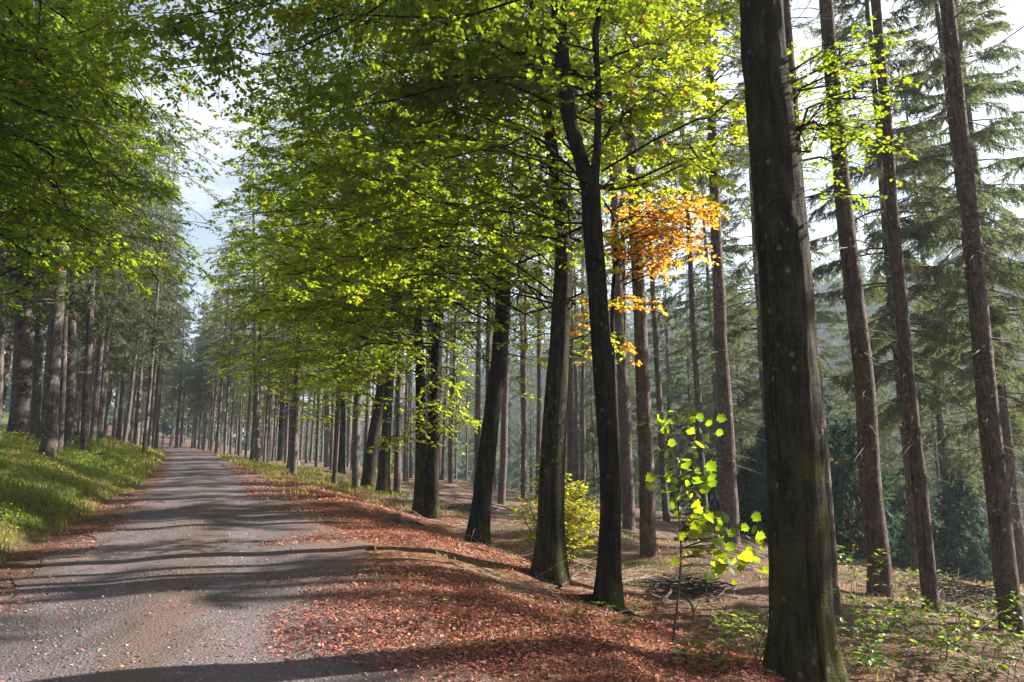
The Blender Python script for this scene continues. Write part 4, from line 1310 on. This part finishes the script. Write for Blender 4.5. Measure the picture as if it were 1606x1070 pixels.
# fallen leaves
lb = MB()
for n, tr, yr, ls in ((70000, (.9, 5.0), (3.6, 11), .017), (95000, (1.0, 6.5), (3.5, 22), .036), (26000, (1.2, 7), (20, 48), .065), (52000, (4.5, 16), (4, 26), .036), (14000, (-3.6, -1.2), (4, 24), .04), (5000, (-1.6, 1.8), (3.5, 22), .032), (14000, (-7, -2.2), (4, 20), .036)):
    y = yr[0] + (yr[1] - yr[0]) * q_.uniform(0, 1, n) ** 1.5
    t = q_.uniform(*tr, n)
    x = t / .925 + C(y)
    dens = .5 + .6 * fbm(x * .8, y * .8, 0, 3, 31)
    if tr[0] in (1.0, .9): dens += np.clip((t - 2.3) * .42, -.5, .22) + .55 * fbm(x * .45, y * .45, 0, 3, 33) - .08
    if tr[1] == 15: dens -= np.clip((t - 8) * .08, 0, .4)
    if tr == (-3.6, -1.2): dens += .1 - np.abs(t + 1.9) * .5
    if tr == (-7, -2.2): dens += -.3 + .9 * np.clip((10.5 - y) / 3, 0, 1) * np.clip((t + 4.8) / 1.5, 0, 1)
    k = (q_.uniform(0, 1, n) < dens) & in_view(x, y)
    x, y = x[k], y[k]; m = len(x)
    N = norm(gnormal(x, y) + q_.normal(0, .35, (m, 3)))
    az = q_.uniform(0, 2 * PI, m)
    D = np.stack([np.cos(az), np.sin(az), np.zeros(m)], -1)
    D = norm(D - N * np.sum(D * N, -1, keepdims=True))
    P = np.stack([x, y, ht(x, y) + .016 + q_.uniform(0, .02, m)], -1)
    leaves(lb, P, D, N, ls * q_.uniform(.6, 1.25, m), np.clip(q_.beta(2.2, 2.2, m) + q_.normal(0, .05, m), 0, 1), 0)
tag(lb.build('fallen_leaves', M['litter']), 'rust-red fallen beech leaves littering the verge and the forest floor', 'leaves', kind='stuff')

# grass: bent three-segment blades
gb = MB()
def blades(n, tr, yr, hh, dn, tb, pw=1.4):
    y = yr[0] + (yr[1] - yr[0]) * q_.uniform(0, 1, n) ** pw
    t = q_.uniform(*tr, n); x = t / .925 + C(y)
    k = (q_.uniform(0, 1, n) < dn(x, y, t)) & in_view(x, y)
    x, y, t = x[k], y[k], t[k]; m = len(x)
    z = ht(x, y)
    h = hh * q_.uniform(.45, 1.25, m) * (1 + .35 * fbm(x * .7, y * .7, 0, 2, 12))
    az = q_.uniform(0, 2 * PI, m)
    d = np.stack([np.cos(az), np.sin(az), np.zeros(m)], -1)
    s = np.stack([-np.sin(az), np.cos(az), np.zeros(m)], -1) * (.0035 + .00035 * y)[:, None]
    p = np.stack([x, y, z - .02], -1)
    b_ = q_.uniform(.2, 1.0, m)[:, None] * h[:, None]
    mid = p + np.array([0, 0, 1.]) * (h * .6)[:, None] + d * b_ * .3
    tip = p + np.array([0, 0, 1.]) * (h * .85)[:, None] + d * b_ * .95
    V = np.stack([p - s, p + s, mid + s * .8, mid - s * .8, tip], 1).reshape(-1, 3)
    b = np.arange(m)[:, None] * 5
    tn = np.repeat(np.clip(tb + .34 * fbm(x * .5, y * .5, 0, 3, 44) + q_.normal(0, .17, m), 0, 1), 5)
    n0 = gb.n
    gb.add(V, b + np.array([0, 1, 2, 3]), 0, tn)
    gb.f.append((b + np.array([3, 2, 4])) + n0); gb.m.append(np.zeros(m))
blades(120000, (-9, -2.1), (5, 36), .17, lambda x, y, t: np.clip(.75 + .5 * fbm(x * .6, y * .6, 0, 2, 22) - np.exp(-((t + 2.1) / .45) ** 2) * .7 - .75 * np.clip((10.5 - y) / 3, 0, 1) * np.clip((t + 4.8) / 1.5, 0, 1), 0, 1), .48)
blades(26000, (-12, -2.3), (30, 80), .35, lambda x, y, t: .8, .45, 1)
blades(30000, (2.2, 9), (18, 75), .25, lambda x, y, t: np.clip(-.5 + (y - 20) / 12 - (t > 8) * .25 + .6 * fbm(x * .5, y * .5, 0, 2, 25), 0, 1) * .9, .5)
blades(26000, (3.2, 17), (4.2, 32), .14, lambda x, y, t: np.clip(-.05 + .9 * fbm(x * .55, y * .55, 0, 3, 29) + (t > 9) * .12, 0, 1), .6)
blades(6000, (1.9, 4.5), (6, 20), .10, lambda x, y, t: np.clip(-.1 + .9 * fbm(x * .8, y * .8, 0, 3, 39), 0, 1), .6)
tag(gb.build('grass', M['grass']), 'tufted green grass on the left bank and along the verges', 'grass', kind='stuff')

# undergrowth on the left bank
ub = MB()
n = 42000
y = 6 + 34 * q_.uniform(0, 1, n) ** 1.3; t = q_.uniform(-8, -2.7, n); x = t / .925 + C(y)
cl_ = fbm(x * .75, y * .55, 0, 3, 91)
k = in_view(x, y) & (cl_ + q_.normal(0, .15, n) > .12); x, y, c_ = x[k], y[k], cl_[k]; m = len(x)
P = np.stack([x, y, ht(x, y) + q_.uniform(0, 1, m) * np.clip(.1 + .55 * c_, .05, .5)], -1)
D = norm(q_.normal(0, 1, (m, 3)) * [1, 1, .5]); N2 = norm(np.array([0, 0, 1.]) + q_.normal(0, .5, (m, 3)))
leaves(ub, P, D, N2, (.035 + .0016 * y) * q_.uniform(.6, 1.3, m), np.clip(.25 + .5 * c_ + q_.normal(0, .15, m), 0, .95), 0)
tag(ub.build('undergrowth', M['bramble_leaf']), 'low leafy undergrowth mounding over the grassy left bank', 'undergrowth', kind='stuff')

# loose gravel
OCT = np.array([(1, 0, 0), (0, 1, 0), (-1, 0, 0), (0, -1, 0), (0, 0, .7), (0, 0, -.7)])
OF = np.array([(0, 1, 4), (1, 2, 4), (2, 3, 4), (3, 0, 4), (1, 0, 5), (2, 1, 5), (3, 2, 5), (0, 3, 5)])
n = 60000
y = 3.8 + 18 * q_.uniform(0, 1, n) ** 1.8
t = q_.uniform(-1.9, 2.3, n); x = t / .925 + C(y)
k = (q_.uniform(0, 1, n) < .55 + .5 * fbm(x * 1.2, y * 1.2, 0, 3, 50) - .35 * (np.abs(t - .1) < .3)) & in_view(x, y)
x, y = x[k], y[k]; m = len(x)
s = .004 + .017 * q_.uniform(0, 1, m) ** 6
az = q_.uniform(0, 2 * PI, m)
V = OCT[None] * (1 + q_.normal(0, .22, (m, 6, 3)))
V = V * (s[:, None, None] * np.stack([q_.uniform(.7, 1.4, m), q_.uniform(.6, 1.1, m), q_.uniform(.4, .8, m)], -1)[:, None])
ca, sa = np.cos(az)[:, None], np.sin(az)[:, None]
V = np.stack([V[..., 0] * ca - V[..., 1] * sa, V[..., 0] * sa + V[..., 1] * ca, V[..., 2]], -1) + np.stack([x, y, ht(x, y) + .013], -1)[:, None]
gv = MB(); gv.add(V.reshape(-1, 3), (np.arange(m)[:, None, None] * 6 + OF[None]).reshape(-1, 3), 0, np.repeat(q_.uniform(0, 1, m), 6))
mm, nt, out = mat_new('gravel_stone')
rp = ramp(nt, [(0, (.06, .05, .05)), (.5, (.15, .13, .132)), (.9, (.22, .20, .20)), (1, (.33, .31, .31))])
nt.links.new(attr(nt, 'tint').outputs['Fac'], rp.inputs[0]); principled(nt, out, rp.outputs[0], .85)
tag(gv.build('gravel', mm), 'loose grey gravel stones scattered over the road', 'gravel', kind='stuff')

# brushwood: thin dead twigs strewn on the spruce side
n = 13000
bw = MB()
y = 5 + 30 * q_.uniform(0, 1, n) ** 1.3; t = q_.uniform(3.6, 22, n); x = t / .925 + C(y)
k = in_view(x, y) & (q_.uniform(0, 1, n) < .35 + .8 * fbm(x * .5, y * .5, 0, 2, 61)); x, y = x[k], y[k]; m = len(x)
az = q_.uniform(0, 2 * PI, m); L = .15 + .9 * q_.uniform(0, 1, m) ** 2
d = np.stack([np.cos(az), np.sin(az), q_.normal(.05, .18, m)], -1) * L[:, None]
p = np.stack([x, y, ht(x, y) + .02], -1)
e = p + d; e[:, 2] = np.maximum(e[:, 2], ht(e[:, 0], e[:, 1]) + .015)
w = norm(np.cross(d, [0, 0, 1.])) * (.003 + .006 * q_.uniform(0, 1, m) ** 3)[:, None]; up = np.array([0, 0, .008])
V = np.stack([p - w, p + w, p + up, e - w * .5, e + w * .5, e + up * .6], 1).reshape(-1, 3)
b0 = np.arange(m)[:, None] * 6
bw.add(V, np.concatenate([b0 + np.array([0, 2, 5, 3]), b0 + np.array([2, 1, 4, 5])]), 0)
tag(bw.build('brushwood', M['dead']), 'dead twigs and brushwood strewn under the spruces', 'brushwood', kind='stuff')

# ------------------------------------------------------------------ sky, sun, air
SUN_AZ, SUN_EL = R(74), R(28)      # azimuth clockwise from the view direction
w = bpy.data.worlds.new('World'); sc.world = w; w.use_nodes = True
nt = w.node_tree
bg = nt.nodes['Background']
sky = nt.nodes.new('ShaderNodeTexSky'); sky.sky_type = 'NISHITA'; sky.sun_disc = False
sky.sun_elevation = SUN_EL; sky.sun_rotation = SUN_AZ
sky.air_density = 1.0; sky.dust_density = 2.0; sky.ozone_density = 1.0
tc = nt.nodes.new('ShaderNodeTexCoord')
cn = noise(nt, scaled(nt, tc.outputs['Generated'], (1, 1, 2.2)), 2.6, 6, .6)
vd = nt.nodes.new('ShaderNodeVectorMath'); vd.operation = 'DOT_PRODUCT'
nt.links.new(tc.outputs['Generated'], vd.inputs[0])
vd.inputs[1].default_value = (math.sin(SUN_AZ) * math.cos(SUN_EL), math.cos(SUN_AZ) * math.cos(SUN_EL), math.sin(SUN_EL))
cc = mix(nt, smap(nt, vd.outputs['Value'], -.2, .75), (5.2, 5.4, 6.1), (7.0, 7.1, 7.4))
cl = mix(nt, smap(nt, cn, .42, .62, .2, .85), sky.outputs[0], cc)
nt.links.new(cl, bg.inputs[0])
bg.inputs['Strength'].default_value = .05
sl = bpy.data.lights.new('sun', 'SUN'); sl.energy = 5.0; sl.angle = R(.55); sl.color = (1, .93, .82)
so = bpy.data.objects.new('sun', sl); col.objects.link(so)
dv = Vector((math.sin(SUN_AZ) * math.cos(SUN_EL), math.cos(SUN_AZ) * math.cos(SUN_EL), math.sin(SUN_EL)))
so.rotation_euler = dv.to_track_quat('Z', 'Y').to_euler()
so.location = (30, 20, 40)

HAZE = 0.0005
if HAZE:
    hb = MB()
    x0, x1, y0, y1, z0, z1 = -700, 1000, -80, 760, -40, 125
    V = np.array([(x, y, z) for z in (z0, z1) for y in (y0, y1) for x in (x0, x1)])
    hb.add(V, np.array([(0, 2, 3, 1), (4, 5, 7, 6), (0, 1, 5, 4), (2, 6, 7, 3), (0, 4, 6, 2), (1, 3, 7, 5)]))
    mm, nt, out = mat_new('haze')
    pv = nt.nodes.new('ShaderNodeVolumePrincipled')
    pv.inputs['Color'].default_value = (.74, .87, 1, 1); pv.inputs['Density'].default_value = HAZE; pv.inputs['Anisotropy'].default_value = .3
    nt.links.new(pv.outputs[0], out.inputs['Volume'])
    tag(hb.build('haze', mm), 'thin bluish haze in the valley air', 'haze', kind='stuff')

vs = sc.view_settings
sc.display_settings.display_device = 'sRGB'
vs.view_transform = 'Standard'; vs.look = 'None'; vs.gamma = 1; vs.use_curve_mapping = False
vs.exposure = 2.1
cy = sc.cycles
cy.max_bounces = 10; cy.diffuse_bounces = 6; cy.glossy_bounces = 2; cy.transmission_bounces = 6; cy.volume_bounces = 0; cy.transparent_max_bounces = 8
cy.use_denoising = True
cy.sample_clamp_indirect = 6
